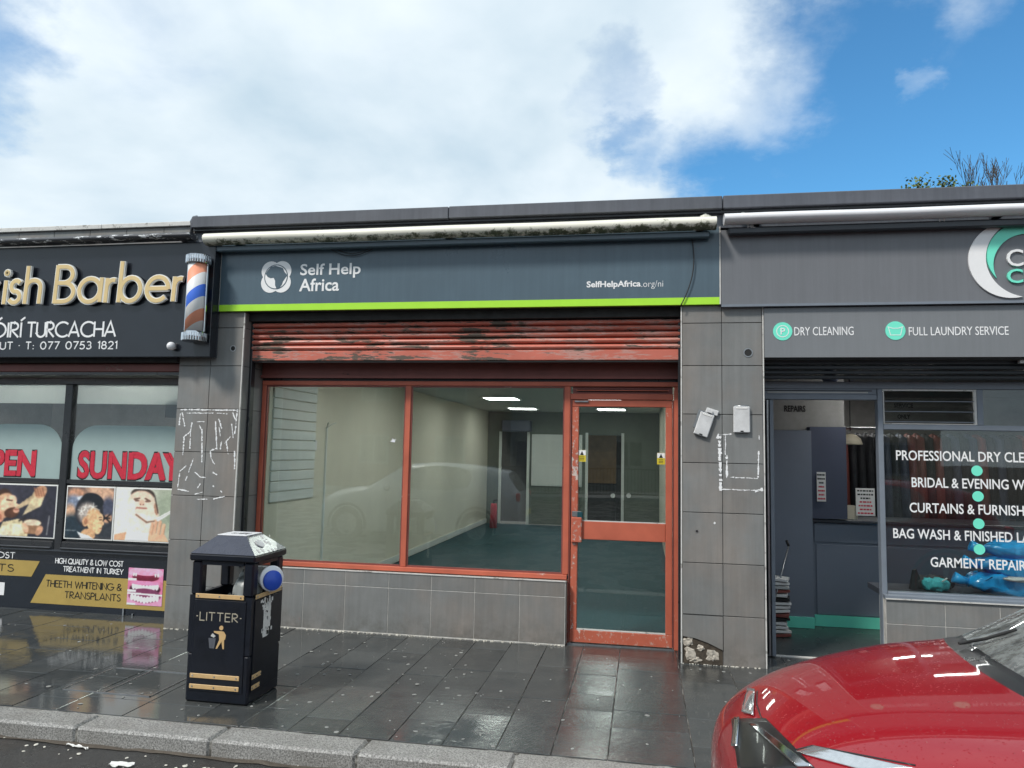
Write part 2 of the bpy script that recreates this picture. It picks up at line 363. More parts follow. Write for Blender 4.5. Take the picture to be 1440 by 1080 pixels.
def box(name, mat, x0, x1, y0, y1, z0, z1, parent=None, b=0.0): return MB().box(x0, x1, y0, y1, z0, z1, 0, b).build(name, mat, parent)
def tag(o, label=None, cat=None, group=None, kind=None):
    for k, v in (('label', label), ('category', cat), ('group', group), ('kind', kind)):
        if v: o[k] = v
    return o
def thing(name, loc, label, cat, group=None):
    o = bpy.data.objects.new(name, None); C.objects.link(o); o.location = loc; o.empty_display_size = .1
    return tag(o, label, cat, group)
def rect_piece(name, matname, x0, x1, y0, y1, z0, z1, parent, shared={}):
    """alike pieces of one size share one bevelled mesh"""
    key = (name, matname, round(x1-x0, 3), round(y1-y0, 3), round(z1-z0, 3))
    if key not in shared:
        me = MB().box(0, x1-x0, 0, y1-y0, 0, z1-z0, 0, .002).mesh(name); me.materials.append(M[matname]); shared[key] = me
    o = bpy.data.objects.new(name, shared[key]); C.objects.link(o); o.location = (x0, y0, z0); o.parent = parent
    if parent.type == 'EMPTY': o.matrix_parent_inverse = Matrix.Translation(-parent.location)
    return o

# text -------------------------------------------------------------
def text_mesh(s, bold=0.0, ext=.5):
    cu = bpy.data.curves.new('lettering', 'FONT'); cu.body = s; cu.size = 1; cu.offset = bold; cu.resolution_u = 3; cu.extrude = ext
    o = bpy.data.objects.new('lettering', cu); C.objects.link(o); dg = bpy.context.evaluated_depsgraph_get(); dg.update()
    me = bpy.data.meshes.new_from_object(o.evaluated_get(dg)); bpy.data.objects.remove(o); me.materials.clear(); return me
def lettering(s, x0, x1, z0, z1, y, mat, parent, bold=0.0, depth=.002, name='lettering', shear=0.0):
    me = text_mesh(s, bold); n = len(me.vertices); co = np.empty(n*3); me.vertices.foreach_get('co', co); co = co.reshape(-1, 3)
    lo, hi = co.min(0), co.max(0); out = np.empty_like(co)
    t = (co[:, 0]-lo[0])/(hi[0]-lo[0]); out[:, 0] = x0+t*(x1-x0)
    out[:, 2] = z0+(co[:, 1]-lo[1])/(hi[1]-lo[1])*(z1-z0)+shear*(t-.5)
    out[:, 1] = y-depth*(co[:, 2] > 0)
    me.vertices.foreach_set('co', out.ravel()); me.update()
    return link(name, me, mat, parent)
def arc(cx, cz, rx, rz, a0, a1, n=10): return [(cx+rx*math.cos(R(a0+(a1-a0)*i/n)), cz+rz*math.sin(R(a0+(a1-a0)*i/n))) for i in range(n+1)]
G = {  # a thin geometric capital alphabet of strokes: width, strokes
 'A': (.72, [[(0, 0), (.36, 1), (.72, 0)], [(.13, .3), (.59, .3)]]), 'B': (.5, [[(0, 0), (0, 1)], [(0, .97), (.18, .97)]+arc(.2, .75, .22, .22, 90, -90, 12)+[(0, .53)], [(0, .53), (.2, .53)]+arc(.22, .28, .27, .25, 90, -90, 12)+[(0, .03)]]),
 'C': (.8, [arc(.5, .5, .5, .5, 48, 312, 16)]), 'D': (.68, [[(0, 0), (0, 1), (.2, 1)]+arc(.2, .5, .48, .5, 90, -90, 12)+[(0, 0)]]),
 'E': (.45, [[(.45, 1), (0, 1), (0, 0), (.45, 0)], [(0, .55), (.4, .55)]]), 'F': (.42, [[(.42, 1), (0, 1), (0, 0)], [(0, .55), (.36, .55)]]),
 'G': (.9, [arc(.5, .5, .5, .5, 48, 355, 16)+[(.55, .46)]]), 'H': (.6, [[(0, 0), (0, 1)], [(.6, 0), (.6, 1)], [(0, .5), (.6, .5)]]),
 'I': (.0, [[(0, 0), (0, 1)]]), 'K': (.5, [[(0, 0), (0, 1)], [(.5, 1), (0, .48), (.52, 0)]]), 'L': (.42, [[(0, 1), (0, 0), (.42, 0)]]),
 'M': (.78, [[(0, 0), (.1, 1), (.39, .2), (.68, 1), (.78, 0)]]), 'N': (.62, [[(0, 0), (0, 1), (.62, 0), (.62, 1)]]),
 'O': (1.0, [arc(.5, .5, .5, .5, 0, 360, 22)]), 'P': (.48, [[(0, 0), (0, 1), (.2, 1)]+arc(.2, .74, .27, .26, 90, -90)+[(0, .48)]]),
 'Q': (1.0, [arc(.5, .5, .5, .5, 0, 360, 22), [(.6, .25), (.95, -.05)]]), 'R': (.5, [[(0, 0), (0, 1), (.2, 1)]+arc(.2, .75, .26, .25, 90, -90)+[(.05, .5), (.5, 0)]]),
 'S': (.45, [arc(.24, .76, .2, .235, 40, 262, 10), arc(.22, .265, .23, .265, 82, -150, 10)]), 'T': (.56, [[(0, 1), (.56, 1)], [(.28, 1), (.28, 0)]]),
 'U': (.58, [[(0, 1), (0, .3)]+arc(.29, .3, .29, .3, 180, 360)+[(.58, 1)]]), 'V': (.68, [[(0, 1), (.34, 0), (.68, 1)]]),
 'W': (1.0, [[(0, 1), (.26, 0), (.5, .9), (.74, 0), (1, 1)]]), 'Y': (.62, [[(0, 1), (.31, .45), (.62, 1)], [(.31, .45), (.31, 0)]]),
 '0': (.58, [arc(.29, .5, .29, .5, 0, 360, 18)]), '1': (.16, [[(0, .85), (.16, 1), (.16, 0)]]), '2': (.5, [arc(.25, .72, .24, .28, 160, -30)+[(0, 0), (.5, 0)]]),
 '3': (.48, [arc(.22, .75, .22, .25, 140, -80)+arc(.22, .27, .26, .27, 80, -145)]), '5': (.48, [[(.44, 1), (.1, 1), (.04, .56)]+arc(.2, .31, .27, .31, 100, -140)]),
 '7': (.5, [[(0, 1), (.5, 1), (.14, 0)]]), '8': (.5, [arc(.25, .76, .2, .24, 0, 360, 14), arc(.25, .27, .25, .27, 0, 360, 14)]),
 '&': (.66, [[(.66, 0), (.14, .66)]+arc(.3, .8, .19, .2, 200, -20)+[(.14, .45)]+arc(.26, .26, .26, .26, 130, 300)+[(.64, .4)]]),
 '.': (.0, [[(0, .46), (.0, .56)]]), ':': (.1, [[(.05, 0), (.05, .1)], [(.05, .45), (.05, .55)]]), '-': (.12, [[(0, .5), (.12, .5)]]), ' ': (.30, []),
 'Ó': (1.0, [arc(.5, .5, .5, .5, 0, 360, 22), [(.45, 1.14), (.7, 1.36)]]), 'Í': (.0, [[(0, 0), (0, 1)], [(-.04, 1.14), (.2, 1.36)]]),
 # lower-case letters of the gold sign
 'k': (.42, [[(0, 0), (0, 1)], [(.40, .62), (.05, .28), (.44, 0)]]), 'i': (.02, [[(0, 0), (0, .62)], arc(0, .84, .03, .03, 0, 360, 8)]),
 's': (.32, [arc(.17, .47, .13, .15, 40, 262, 10), arc(.155, .18, .155, .155, 82, -150, 10)]), 'h': (.38, [[(0, 0), (0, 1)], arc(.19, .42, .19, .2, 180, 0, 12)+[(.38, 0)]]),
 'b': (.6, [[(0, 0), (0, 1.06)], arc(.32, .32, .29, .31, 0, 360, 20)]), 'a': (.6, [arc(.29, .32, .29, .31, 0, 360, 20), [(.6, .02), (.6, .64)]]),
 'r': (.26, [[(0, 0), (0, .62)], arc(.2, .38, .2, .2, 172, 75, 8)]), 'e': (.6, [[(.03, .33), (.57, .33)], arc(.3, .32, .29, .31, 0, 315, 22)]),
}
def stroke_pts(s, gap):
    x = 0; out = []
    for ch in s:
        wd, st = G[ch]
        for p in st: out.append([(x+a, b) for a, b in p])
        x += wd+gap
    return out, x-gap
def stroke_mb(mb, strokes, wd, y, depth, mi=0):
    for k, p in enumerate(strokes):
        n = len(p); P = [Vector((a, b)) for a, b in p]; closed = (P[0]-P[-1]).length < 1e-6
        Lf, Rt = [], []
        for i in range(n):
            a = P[i-1] if i else (P[-2] if closed else None); c = P[i+1] if i < n-1 else (P[1] if closed else None)
            d1 = (P[i]-a).normalized() if a is not None else None; d2 = (c-P[i]).normalized() if c is not None else None
            if d1 is None: d1 = d2
            if d2 is None: d2 = d1
            nn = Vector((-(d1.y+d2.y), d1.x+d2.x))
            if nn.length < .2: nn = Vector((-d1.y, d1.x))
            nn.normalize(); q = nn.dot(Vector((-d1.y, d1.x))); o = nn*(wd/2/max(.5, q))
            e = Vector((0, 0))
            if not closed and i == 0: e = -d2*wd*.12
            if not closed and i == n-1: e = d1*wd*.12
            Lf.append(P[i]+o+e); Rt.append(P[i]-o+e)
        yy = y-depth-.0002*(k % 5)
        v = []
        for i in range(n): v += [(Lf[i].x, yy, Lf[i].y), (Rt[i].x, yy, Rt[i].y), (Lf[i].x, y, Lf[i].y), (Rt[i].x, y, Rt[i].y)]
        f = []
        for i in range(n-1):
            a, b = 4*i, 4*i+4
            f += [(a, a+1, b+1, b), (a+2, b+2, b+3, a+3), (a, b, b+2, a+2), (a+1, a+3, b+3, b+1)]
        f += [(0, 2, 3, 1), (4*n-4, 4*n-3, 4*n-1, 4*n-2)]
        mb.add(v, f, mi)
def strokes(s, x0, x1, z0, z1, y, mat, parent, wd=.1, gap=.17, depth=.002, name='lettering', shear=0.0):
    st, W = stroke_pts(s, gap); sx = (x1-x0)/W; sz = z1-z0
    st = [[(x0+a*sx, z0+b*sz+shear*(a/W-.5)) for a, b in p] for p in st]
    mb = MB(); stroke_mb(mb, st, wd*sz, y, depth); return mb.build(name, mat, parent)

# painted print (flat pictures): numpy raster turned into a fine vertex-coloured sheet
class Pic:
    def __init__(s, w, h, bg):
        s.w, s.h = w, h; s.a = np.zeros((h, w, 3)); s.a[:] = bg
        s.X, s.Y = np.meshgrid((np.arange(w)+.5)/w, (np.arange(h)+.5)/h)      # y up
        s.rs = np.random.RandomState(w*h)
    def put(s, m, c, al=1.0):
        m = np.clip(m, 0, 1)[..., None]*al; s.a = s.a*(1-m)+np.array(c)*m
    def ell(s, cx, cy, rx, ry, c, ang=0, soft=.12, al=1.0):
        t = R(ang); dx, dy = s.X-cx, s.Y-cy; u = (dx*math.cos(t)+dy*math.sin(t))/rx; v = (-dx*math.sin(t)+dy*math.cos(t))/ry
        s.put((1-np.sqrt(u*u+v*v))/soft+.5, c, al)
    def poly(s, pts, c, al=1.0):
        ins = np.zeros(s.X.shape, bool); n = len(pts)
        for i in range(n):
            (x1, y1), (x2, y2) = pts[i], pts[(i+1) % n]
            if y1 == y2: continue
            ins ^= ((y1 > s.Y) != (y2 > s.Y)) & (s.X < (x2-x1)*(s.Y-y1)/(y2-y1)+x1)
        s.put(ins.astype(float), c, al)
    def line(s, x1, y1, x2, y2, wd, c, al=1.0):
        dx, dy = x2-x1, y2-y1; t = np.clip(((s.X-x1)*dx+(s.Y-y1)*dy)/(dx*dx+dy*dy+1e-9), 0, 1)
        d = np.hypot(s.X-x1-t*dx, s.Y-y1-t*dy); s.put((wd-d)*s.w*.8+.5, c, al)
    def mottle(s, amt, cell=6):
        g = s.rs.rand(s.h//cell+2, s.w//cell+2); yy = np.arange(s.h)/cell; xx = np.arange(s.w)/cell
        y0 = yy.astype(int); x0 = xx.astype(int); fy = (yy-y0)[:, None]; fx = (xx-x0)[None]
        q = (g[y0][:, x0]*(1-fy)*(1-fx)+g[y0+1][:, x0]*fy*(1-fx)+g[y0][:, x0+1]*(1-fy)*fx+g[y0+1][:, x0+1]*fy*fx)
        s.a *= (1+(q-.5)*amt)[..., None]
    def sheet(s, name, x0, x1, z0, z1, y, parent, thick=.003, rough=.35):
        s.a = s.a*(1+(s.rs.rand(s.h, s.w, 1)-.5)*.16)
        for _ in range(2): p_ = np.pad(s.a, ((1, 1), (1, 1), (0, 0)), 'edge'); s.a = s.a*.4+.15*(p_[:-2, 1:-1]+p_[2:, 1:-1]+p_[1:-1, :-2]+p_[1:-1, 2:])
        xs = np.linspace(x0, x1, s.w+1); zs = np.linspace(z0, z1, s.h+1); XX, ZZ = np.meshgrid(xs, zs)
        co = np.stack([XX, np.full_like(XX, y-thick), ZZ], -1).reshape(-1, 3); W = s.w+1
        i = (np.arange(s.h)[:, None]*W+np.arange(s.w)[None]).ravel(); f = np.stack([i, i+1, i+W+1, i+W], 1).tolist()
        b = len(co); v = co.tolist()+[(x0, y, z0), (x1, y, z0), (x1, y, z1), (x0, y, z1)]
        c0, c1, c2, c3 = 0, s.w, s.h*W+s.w, s.h*W
        f += [(c0, b, b+1, c1), (c1, b+1, b+2, c2), (c2, b+2, b+3, c3), (c3, b+3, b, c0)]
        me = bpy.data.meshes.new(name); me.from_pydata(v, [], f)
        at_ = me.color_attributes.new('print', 'FLOAT_COLOR', 'CORNER'); nl = len(me.loops); col = np.ones((nl, 4)); col[:, :3] = .5
        q = np.clip(s.a.reshape(-1, 3), 0, 255)/255; q = np.where(q > .04045, ((q+.055)/1.055)**2.4, q/12.92)*1.3
        col[:s.w*s.h*4, :3] = np.repeat(np.clip(q, 0, .85), 4, 0); at_.data.foreach_set('color', col.ravel())
        if 'print' not in M:
            t = NT('print'); a = t.n('ShaderNodeVertexColor'); a.layer_name = 'print'; M['print'] = t.bsdf(a.outputs[0], .3, spec=.5)
        return link(name, me, 'print', parent)
def P2(px, py, Y): p = at(px, py, Y); return p.x, p.z

# ================================================================== GROUND
KERB_B, KERB_F, ROAD_Z = 4.08, 3.87, -.09
FRONT, GLZ = 6.05, 6.44
tag(box('road', 'wet_tarmac', -60, 60, -14, KERB_F, -.5, ROAD_Z), kind='structure')
tag(box('ground', 'rubble_dark', -300, 300, -300, 300, -1.2, -.52), kind='structure')
tag(box('far_pavement', 'render_grey', -60, 60, -18, -14, -.5, .02), kind='structure')
pav = tag(box('pavement', 'joint', -14, 8, KERB_B, 6.52, -.3, -.006), kind='structure')
rs = random.Random(11)
xs = [-8.2]
while xs[-1] < 3.6:
    xs.append(xs[-1]+rs.choice((.30, .30, .375, .45)))
for a, b in zip(xs[:-1], xs[1:]):
    y = KERB_B+.008; first = True
    while y < 6.48:
        ln = rs.choice((.3, .45, .6, .75))*(rs.uniform(.4, 1) if first else 1); first = False
        y1 = min(y+ln, 6.5)
        if 6.5-y1 < .12: y1 = 6.5
        o = rect_piece('paving_slab', 'wet_slate', a+.0022, b-.0022, y+.0022, y1-.0022, -.04, rs.uniform(-.0015, .0015), pav)
        o.rotation_euler = (rs.uniform(-.002, .002), rs.uniform(-.002, .002), 0)
        y = y1
kerb = tag(box('kerb', 'joint', -14, 8, KERB_F+.012, KERB_B-.004, -.3, -.012), kind='structure')
kx = [-9.0, -8.1, -7.2, -6.3, -5.4, -4.45, -3.15, -2.32, -1.48, -.655, .19, 1.05, 1.9, 2.8, 3.7]
for a, b in zip(kx[:-1], kx[1:]):
    MBk = MB().box(a+.004, b-.004, KERB_F, KERB_B-.004, -.2, .002, 0, .014); MBk.build('kerb_stone', 'granite', kerb)
# gully dirt line along the kerb
s_ = NT('silt'); MATS['silt'] = s_.bsdf(s_.mix(s_.noise(40, 6, .8), (.03, .025, .02), (.16, .13, .10)), .35, spec=.5, bump=s_.noise(60, 5, .8), bd=.006)
mb = MB(); n = 160; vs = []; fs = []
for i in range(n+1):
    x = -9+13*i/n; h = .004+.004*math.sin(i*.9)+rs.uniform(0, .008)
    vs += [(x, KERB_F-.001, ROAD_Z+h), (x, KERB_F-.015-rs.uniform(0, .03), ROAD_Z+.004), (x, KERB_F-.001, ROAD_Z)]
for i in range(n): a = 3*i; b = a+3; fs += [(a, b, b+1, a+1), (a+1, b+1, b+2, a+2)]
mb.add(vs, fs); tag(mb.build('gutter_silt', 'silt'), kind='stuff')
# flecks: trodden gum and scraps, nobody could count them
mb = MB(); mc = MB()
def fleck(mbx, x, y, z, r, h, seed):
    q = random.Random(seed); k = 7; el = q.uniform(.5, 1); th = q.uniform(0, 3.1)
    ring = []
    for j in range(k):
        t = 2*math.pi*j/k; rr = r*q.uniform(.75, 1.1); u, v = rr*math.cos(t), rr*el*math.sin(t)
        ring.append((x+u*math.cos(th)-v*math.sin(th), y+u*math.sin(th)+v*math.cos(th)))
    vv = [(a, b, z) for a, b in ring]+[(a*.8+x*.2, b*.8+y*.2, z+h) for a, b in ring]
    mbx.add(vv, [tuple(range(k, 2*k))]+[(j, (j+1) % k, k+(j+1) % k, k+j) for j in range(k)])
for i in range(330):
    x = rs.uniform(-7.5, 2.5) if i % 3 else rs.gauss(-2.2, .8); y = rs.uniform(4.12, 6.35)
    fleck(mb, x, y, .0015, rs.choice((.006, .008, .012, .018)), .0015, i)
for i in range(150):
    x = rs.uniform(-6, 1.2); y = KERB_F-abs(rs.gauss(.06, .16))
    if y > 2.9: fleck(mc, x, y, ROAD_Z+.003, rs.choice((.006, .01, .016)), .003, 900+i)
pm('gum', (.27, .27, .255), .6, .4, 9); pm('scrap', (.6, .57, .5), .6, .4, 5)
tag(mb.build('gum_spots', 'gum'), kind='stuff'); tag(mc.build('road_crumbs', 'scrap'), kind='stuff')
def paper(name, px, py, z, L_, Wd, ang, label, seed):
    p = atz(px, py, z); q = random.Random(seed); nx, ny = 8, 4; vs = []
    for j in range(ny+1):
        for i in range(nx+1):
            u = (i/nx-.5)*L_; v = (j/ny-.5)*Wd*(1-.5*abs(i/nx-.5)); vs.append((u*math.cos(ang)-v*math.sin(ang), u*math.sin(ang)+v*math.cos(ang), .006+q.uniform(0, .012)))
    nv = len(vs); vs += [(a, b, c-.002) for a, b, c in vs]
    fs = [(j*(nx+1)+i, j*(nx+1)+i+1, (j+1)*(nx+1)+i+1, (j+1)*(nx+1)+i) for j in range(ny) for i in range(nx)]
    fs += [tuple(nv+k for k in f[::-1]) for f in fs]
    mbp = MB(); mbp.add(vs, fs, 0, True); o = mbp.build(name, 'paper'); o.location = p; tag(o, label, 'litter')
paper('paper_scrap', 108, 1052, ROAD_Z, .15, .02, -.15, 'thin white paper strip lying in the gutter below the kerb', 1)
paper('paper_scrap', 170, 1078, ROAD_Z, .13, .05, .1, 'crumpled white paper scrap on the wet road at the bottom edge', 2)
# recessed access cover in the pavement left of the bin
cv = thing('access_cover', (-3.3, 4.65, 0), 'rectangular paved access cover flush in wet pavement left of the bin', 'access cover')
fr = [atz(105, 965), atz(200, 975), atz(250, 948), atz(165, 943)]
cx0, cx1, cy0, cy1 = -3.72, -3.08, 4.42, 4.92
for a in ((cx0, cx1, cy0, cy0+.006), (cx0, cx1, cy1-.006, cy1), (cx0, cx0+.006, cy0, cy1), (cx1-.006, cx1, cy0, cy1), (cx0+.3, cx0+.306, cy0+.006, cy1-.006)):
    box('cover_rim', 'steel', a[0], a[1], a[2], a[3], -.003, .0045, cv)

# ================================================================== SHOPS
# --- vacant middle shop
SH_L, SH_R = -3.51, .31           # inner edges of the tiled pillars
vac = thing('vacant_shop', (-1.6, 6.44, 0), 'empty single-storey shop unit with red framed window and door between grey tiled pillars', 'shop')
rowsz = [-.005, .372, .767, 1.155, 1.542, 1.925, 2.312, 2.655, 2.80]
def tiled_pillar(parent, x0, xm, x1, name='pillar', broken=False):
    p = box(name, 'grout', x0+.004, x1-.004, FRONT+.012, 6.44, -.1, 2.80, parent)
    for k in range(len(rowsz)-1):
        z0, z1 = rowsz[k]+.0025, rowsz[k+1]-.0025
        for (a, b) in ((x0, xm), (xm, x1)):
            if broken and k == 0 and a == x0: continue
            rect_piece('wall_tile', 'tile', a+.002, b-.002, FRONT, FRONT+.012, z0, z1, p)
        for side in (x0, x1):            # returns into the openings
            a, b = (side-.0005, side+.008) if side == x0 else (side-.008, side+.0005)
            for y0, y1 in ((FRONT+.013, FRONT+.20), (FRONT+.204, 6.43)):
                rect_piece('wall_tile', 'tile', a, b, y0, y1, z0, z1, p)
    return p
pl = tiled_pillar(vac, -4.13, -3.82, SH_L)
pr = tiled_pillar(vac, SH_R, .617, .925, broken=True)
box('trim_strip', 'trim_pale', SH_L-.006, SH_L+.004, FRONT-.004, FRONT+.01, 0, 2.79, pl)
box('trim_strip', 'trim_pale', SH_R-.012, SH_R-.002, FRONT-.004, FRONT+.012, 0, 2.79, pr)
box('trim_strip', 'trim_pale', .927, .937, FRONT-.004, FRONT+.012, 0, 2.79, pr)
# broken bottom-left tile of the right pillar: remaining piece, crumbled render behind
mb = MB().prism([(.312, .367), (.613, .367), (.613, .115), (.50, .165), (.40, .195), (.312, .205)], FRONT, FRONT+.012); mb.build('broken_tile', 'tile', pr)
mb = MB()
from mathutils import noise as mnoise
for i, (x, z, rx_, rz_) in enumerate(((.352, .165, .044, .035), (.365, .075, .052, .058), (.41, .03, .05, .022), (.532, .075, .048, .055), (.45, .12, .03, .022))):
    bm = bmesh.new(); bmesh.ops.create_icosphere(bm, subdivisions=3, radius=1)
    for v in bm.verts:
        k = 1+.55*mnoise.fractal(v.co*1.6+Vector((i*7, 3, 1)), .8, 2.0, 4); v.co = Vector((x+v.co.x*rx_*k, FRONT+.016+v.co.y*.016*k, z+v.co.z*rz_*k))
    mb.add([v.co for v in bm.verts], [[v.index for v in f.verts] for f in bm.faces], 0, False); bm.free()
tag(mb.build('crumbled_render', 'rubble', pr), kind='stuff')
box('rough_backing', 'rubble_dark', .315, .612, FRONT+.010, FRONT+.0125, 0, .3, pr)
# core drilled holes with sleeves
def hole(px, py, r, parent):
    p = at(px, py, FRONT); mb = MB(); n = 18; vs = []; fs = []
    for y, rr in ((FRONT-.004, r), (FRONT-.004, r*.78), (FRONT+.02, r*.75)):
        vs += [(p.x+rr*math.cos(2*math.pi*j/n), y, p.z+rr*math.sin(2*math.pi*j/n)) for j in range(n)]
    fs = [(k*n+j, k*n+(j+1) % n, (k+1)*n+(j+1) % n, (k+1)*n+j) for k in range(1) for j in range(n)]
    mb.add(vs[:2*n], fs); o = mb.build('hole_collar', 'steel', parent)
    m2 = MB(); m2.add([(p.x+r*.8*math.cos(2*math.pi*j/n), FRONT-.002, p.z+r*.8*math.sin(2*math.pi*j/n)) for j in range(n)]+[(p.x+r*.8*math.cos(2*math.pi*j/n), FRONT+.001, p.z+r*.8*math.sin(2*math.pi*j/n)) for j in range(n)], [tuple(range(n))]+[(j, n+j, n+(j+1) % n, (j+1) % n) for j in range(n)])
    m2.build('drill_hole', 'rubber', parent)
hole(328, 490, .028, pl); hole(1052, 496, .036, pr); hole(980, 747, .012, pr)
# adhesive residue left by removed notices
def residue(parent, segs, name, Y=FRONT, wd=2.0):
    mb = MB(); q = random.Random(len(segs))
    for (x0, y0, x1, y1, wv) in segs:
        a, b = at(x0, y0, Y), at(x1, y1, Y); ln = (b-a).length; n = max(2, int(ln/.013))
        for i in range(n):
            if q.random() < .08: continue
            t0, t1 = i/n, (i+1.25)/n; p = a.lerp(b, t0); r_ = a.lerp(b, min(1, t1)); w2 = .0046*wv*q.uniform(.4, 1.6)
            d = (r_-p).normalized(); nn = Vector((-d.z, 0, d.x))*w2; j1 = Vector((q.uniform(-1, 1), 0, q.uniform(-1, 1)))*.0035
            v = [p-nn+j1, r_-nn*.7, r_+nn+j1, p+nn]; v = [(c.x, Y-.0015-.0001*(i % 7), c.z) for c in v]+[(c.x, Y+.001, c.z) for c in v]
            mb.add(v, [(0, 1, 2, 3), (0, 4, 5, 1), (1, 5, 6, 2), (2, 6, 7, 3), (3, 7, 4, 0)])
    tag(mb.build(name, 'white_vinyl', parent), kind='stuff')
residue(pl, [(254, 576, 335, 577, 1.2), (254, 577, 252, 598, 1.2), (256, 578, 260, 600, 1), (334, 577, 330, 612, 1.1), (327, 580, 331, 590, 1), (262, 581, 300, 581, .7), (305, 581, 320, 582, .8),
  (270, 594, 268, 607, 1), (268, 607, 259, 614, 1), (259, 614, 257, 640, 1), (268, 607, 267, 631, 1), (277, 593, 288, 593, 1), (280, 598, 284, 605, 1), (284, 605, 284, 650, 1), (303, 592, 305, 632, 1), (307, 587, 312, 603, .9), (308, 600, 310, 614, .9),
  (305, 630, 296, 634, 1), (296, 634, 297, 645, 1), (297, 645, 302, 653, .9), (318, 620, 321, 639, 1), (312, 618, 310, 632, .9), (326, 596, 328, 616, .8), (324, 614, 316, 624, .8), (330, 634, 330, 660, 1), (272, 645, 261, 676, .8), (262, 655, 253, 663, 1), (253, 663, 250, 685, 1), (250, 688, 266, 691, 1.1),
  (274, 664, 282, 671, 1), (282, 671, 291, 672, 1), (282, 680, 278, 686, .8), (299, 664, 305, 668, .9), (274, 695, 285, 692, .8), (277, 702, 292, 702, .9), (300, 702, 316, 698, .9), (299, 683, 301, 685, 1), (310, 690, 313, 694, .7)], 'glue_marks')
residue(pr, [(1011, 612, 1029, 610, 1.0), (1012, 620, 1012, 648, 2.2), (1013, 650, 1013, 690, 1.8), (1012, 688, 1071, 690, .6), (1020, 612, 1020, 640, .6), (1022, 640, 1022, 672, 1.4), (1022, 671, 1066, 673, .6), (1067, 634, 1066, 672, 1.0), (1067, 612, 1068, 620, 1), (1062, 691, 1073, 688, 2), (1008, 613, 1014, 616, 3), (1004, 735, 1006, 736, 1.5)], 'glue_marks')
# plinth wall under the window
PT, PY = .525, 6.335
plinth = box('window_plinth', 'grout_pale', SH_L, -.632, PY+.003, 6.50, -.1, PT-.004, vac)
px_ = [SH_L, -3.36, -2.97, -2.58, -2.18, -1.795, -1.41, -1.02, -.635]
for a, b in zip(px_[:-1], px_[1:]):
    rect_piece('wall_tile', 'tile', a+.002, b-.002, PY, PY+.004, .012, .392, plinth)
    rect_piece('wall_tile', 'tile', a+.002, b-.002, PY, PY+.004, .397, PT-.006, plinth)
box('corner_trim', 'trim_pale', SH_L, -.630, PY-.006, PY+.004, PT-.005, PT+.004, plinth)
rect_piece('wall_tile', 'tile', -.632, -.622, PY+.012, 6.48, .01, PT-.006, plinth)
mb = MB()
for i in range(90):
    x = rs.uniform(SH_L, -.64); fleck(mb, x, PY-.012-abs(rs.gauss(0, .008)), .001, rs.choice((.005, .009, .016)), .006, 3000+i)
for i in range(40):
    fleck(mb, rs.uniform(SH_R, .92), FRONT-.01-abs(rs.gauss(0, .008)), .001, rs.choice((.005, .009)), .005, 3300+i); fleck(mb, rs.uniform(-4.12, SH_L), FRONT-.01-abs(rs.gauss(0, .008)), .001, rs.choice((.005, .009)), .005, 3400+i)
tag(mb.build('mortar_crumbs', 'scrap'), kind='stuff')
# red frame
FW = .045
def frame_bar(name, x0, x1, z0, z1, parent, mat='red_frame', y0=GLZ-.03, y1=GLZ+.04, b=.004): return box(name, mat, x0, x1, y0, y1, z0, z1, parent, b)
win = box('shop_window', 'red_frame', SH_L+.006, .305, GLZ-.032, GLZ+.042, 2.175, 2.215, vac, .004)
frame_bar('frame_member', SH_L+.006, SH_L+.045, PT+.045, 2.174, win)
frame_bar('frame_member', SH_L+.006, -.627, PT+.005, PT+.044, win, y0=GLZ-.05)
frame_bar('frame_member', -2.105, -2.055, PT+.045, 2.174, win)
frame_bar('frame_member', -.668, -.618, PT+.045, 2.174, win)
frame_bar('jamb', -.667, -.619, .0, PT+.004, win, 'red_worn')
def glazing(x0, x1, z0, z1, y, parent, name='pane', mat=None): return box(name, mat or GLASS, x0, x1, y-.003, y+.003, z0, z1, parent)
glazing(SH_L+.044, -2.104, PT+.043, 2.176, GLZ, win); glazing(-2.056, -.667, PT+.043, 2.176, GLZ, win)
for a, b in ((SH_L+.045, -2.106), (-2.054, -.669)):
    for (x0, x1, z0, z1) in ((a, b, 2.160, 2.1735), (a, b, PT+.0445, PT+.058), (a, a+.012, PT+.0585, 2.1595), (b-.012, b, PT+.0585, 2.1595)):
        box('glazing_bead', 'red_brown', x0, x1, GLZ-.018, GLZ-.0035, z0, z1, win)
# door set
door_fr = box('door_frame', 'red_frame', -.617, .255, GLZ-.028, GLZ+.04, 2.062, 2.112, vac, .004)
frame_bar('frame_member', .262, .306, .0, 2.173, door_fr, 'red_frame', GLZ-.034, GLZ+.042)
box('threshold', 'steel', -.617, .262, GLZ-.03, GLZ+.06, -.01, .008, door_fr)
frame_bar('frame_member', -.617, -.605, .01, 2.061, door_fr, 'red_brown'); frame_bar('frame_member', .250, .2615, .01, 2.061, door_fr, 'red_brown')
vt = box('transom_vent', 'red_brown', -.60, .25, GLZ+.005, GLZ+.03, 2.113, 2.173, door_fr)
box('vent_slot', 'rubber', -.56, .21, GLZ-.004, GLZ+.004, 2.130, 2.152, door_fr); box('vent_lip', 'red_frame', -.57, .22, GLZ-.02, GLZ+.003, 2.138, 2.146, door_fr, .002)
door = box('door', 'red_frame', -.602, .247, GLZ-.02, GLZ+.03, 2.0, 2.058, vac, .004)
for (x0, x1, z0, z1, mt) in ((-.602, -.543, .118, 1.999, 'red_worn'), (.192, .247, .118, 1.999, 'red_frame'), (-.542, .191, .870, 1.022, 'red_frame'), (-.602, .247, .014, .117, 'red_worn')):
    box('door_rail', mt, x0, x1, GLZ-.02, GLZ+.03, z0, z1, door, .004)
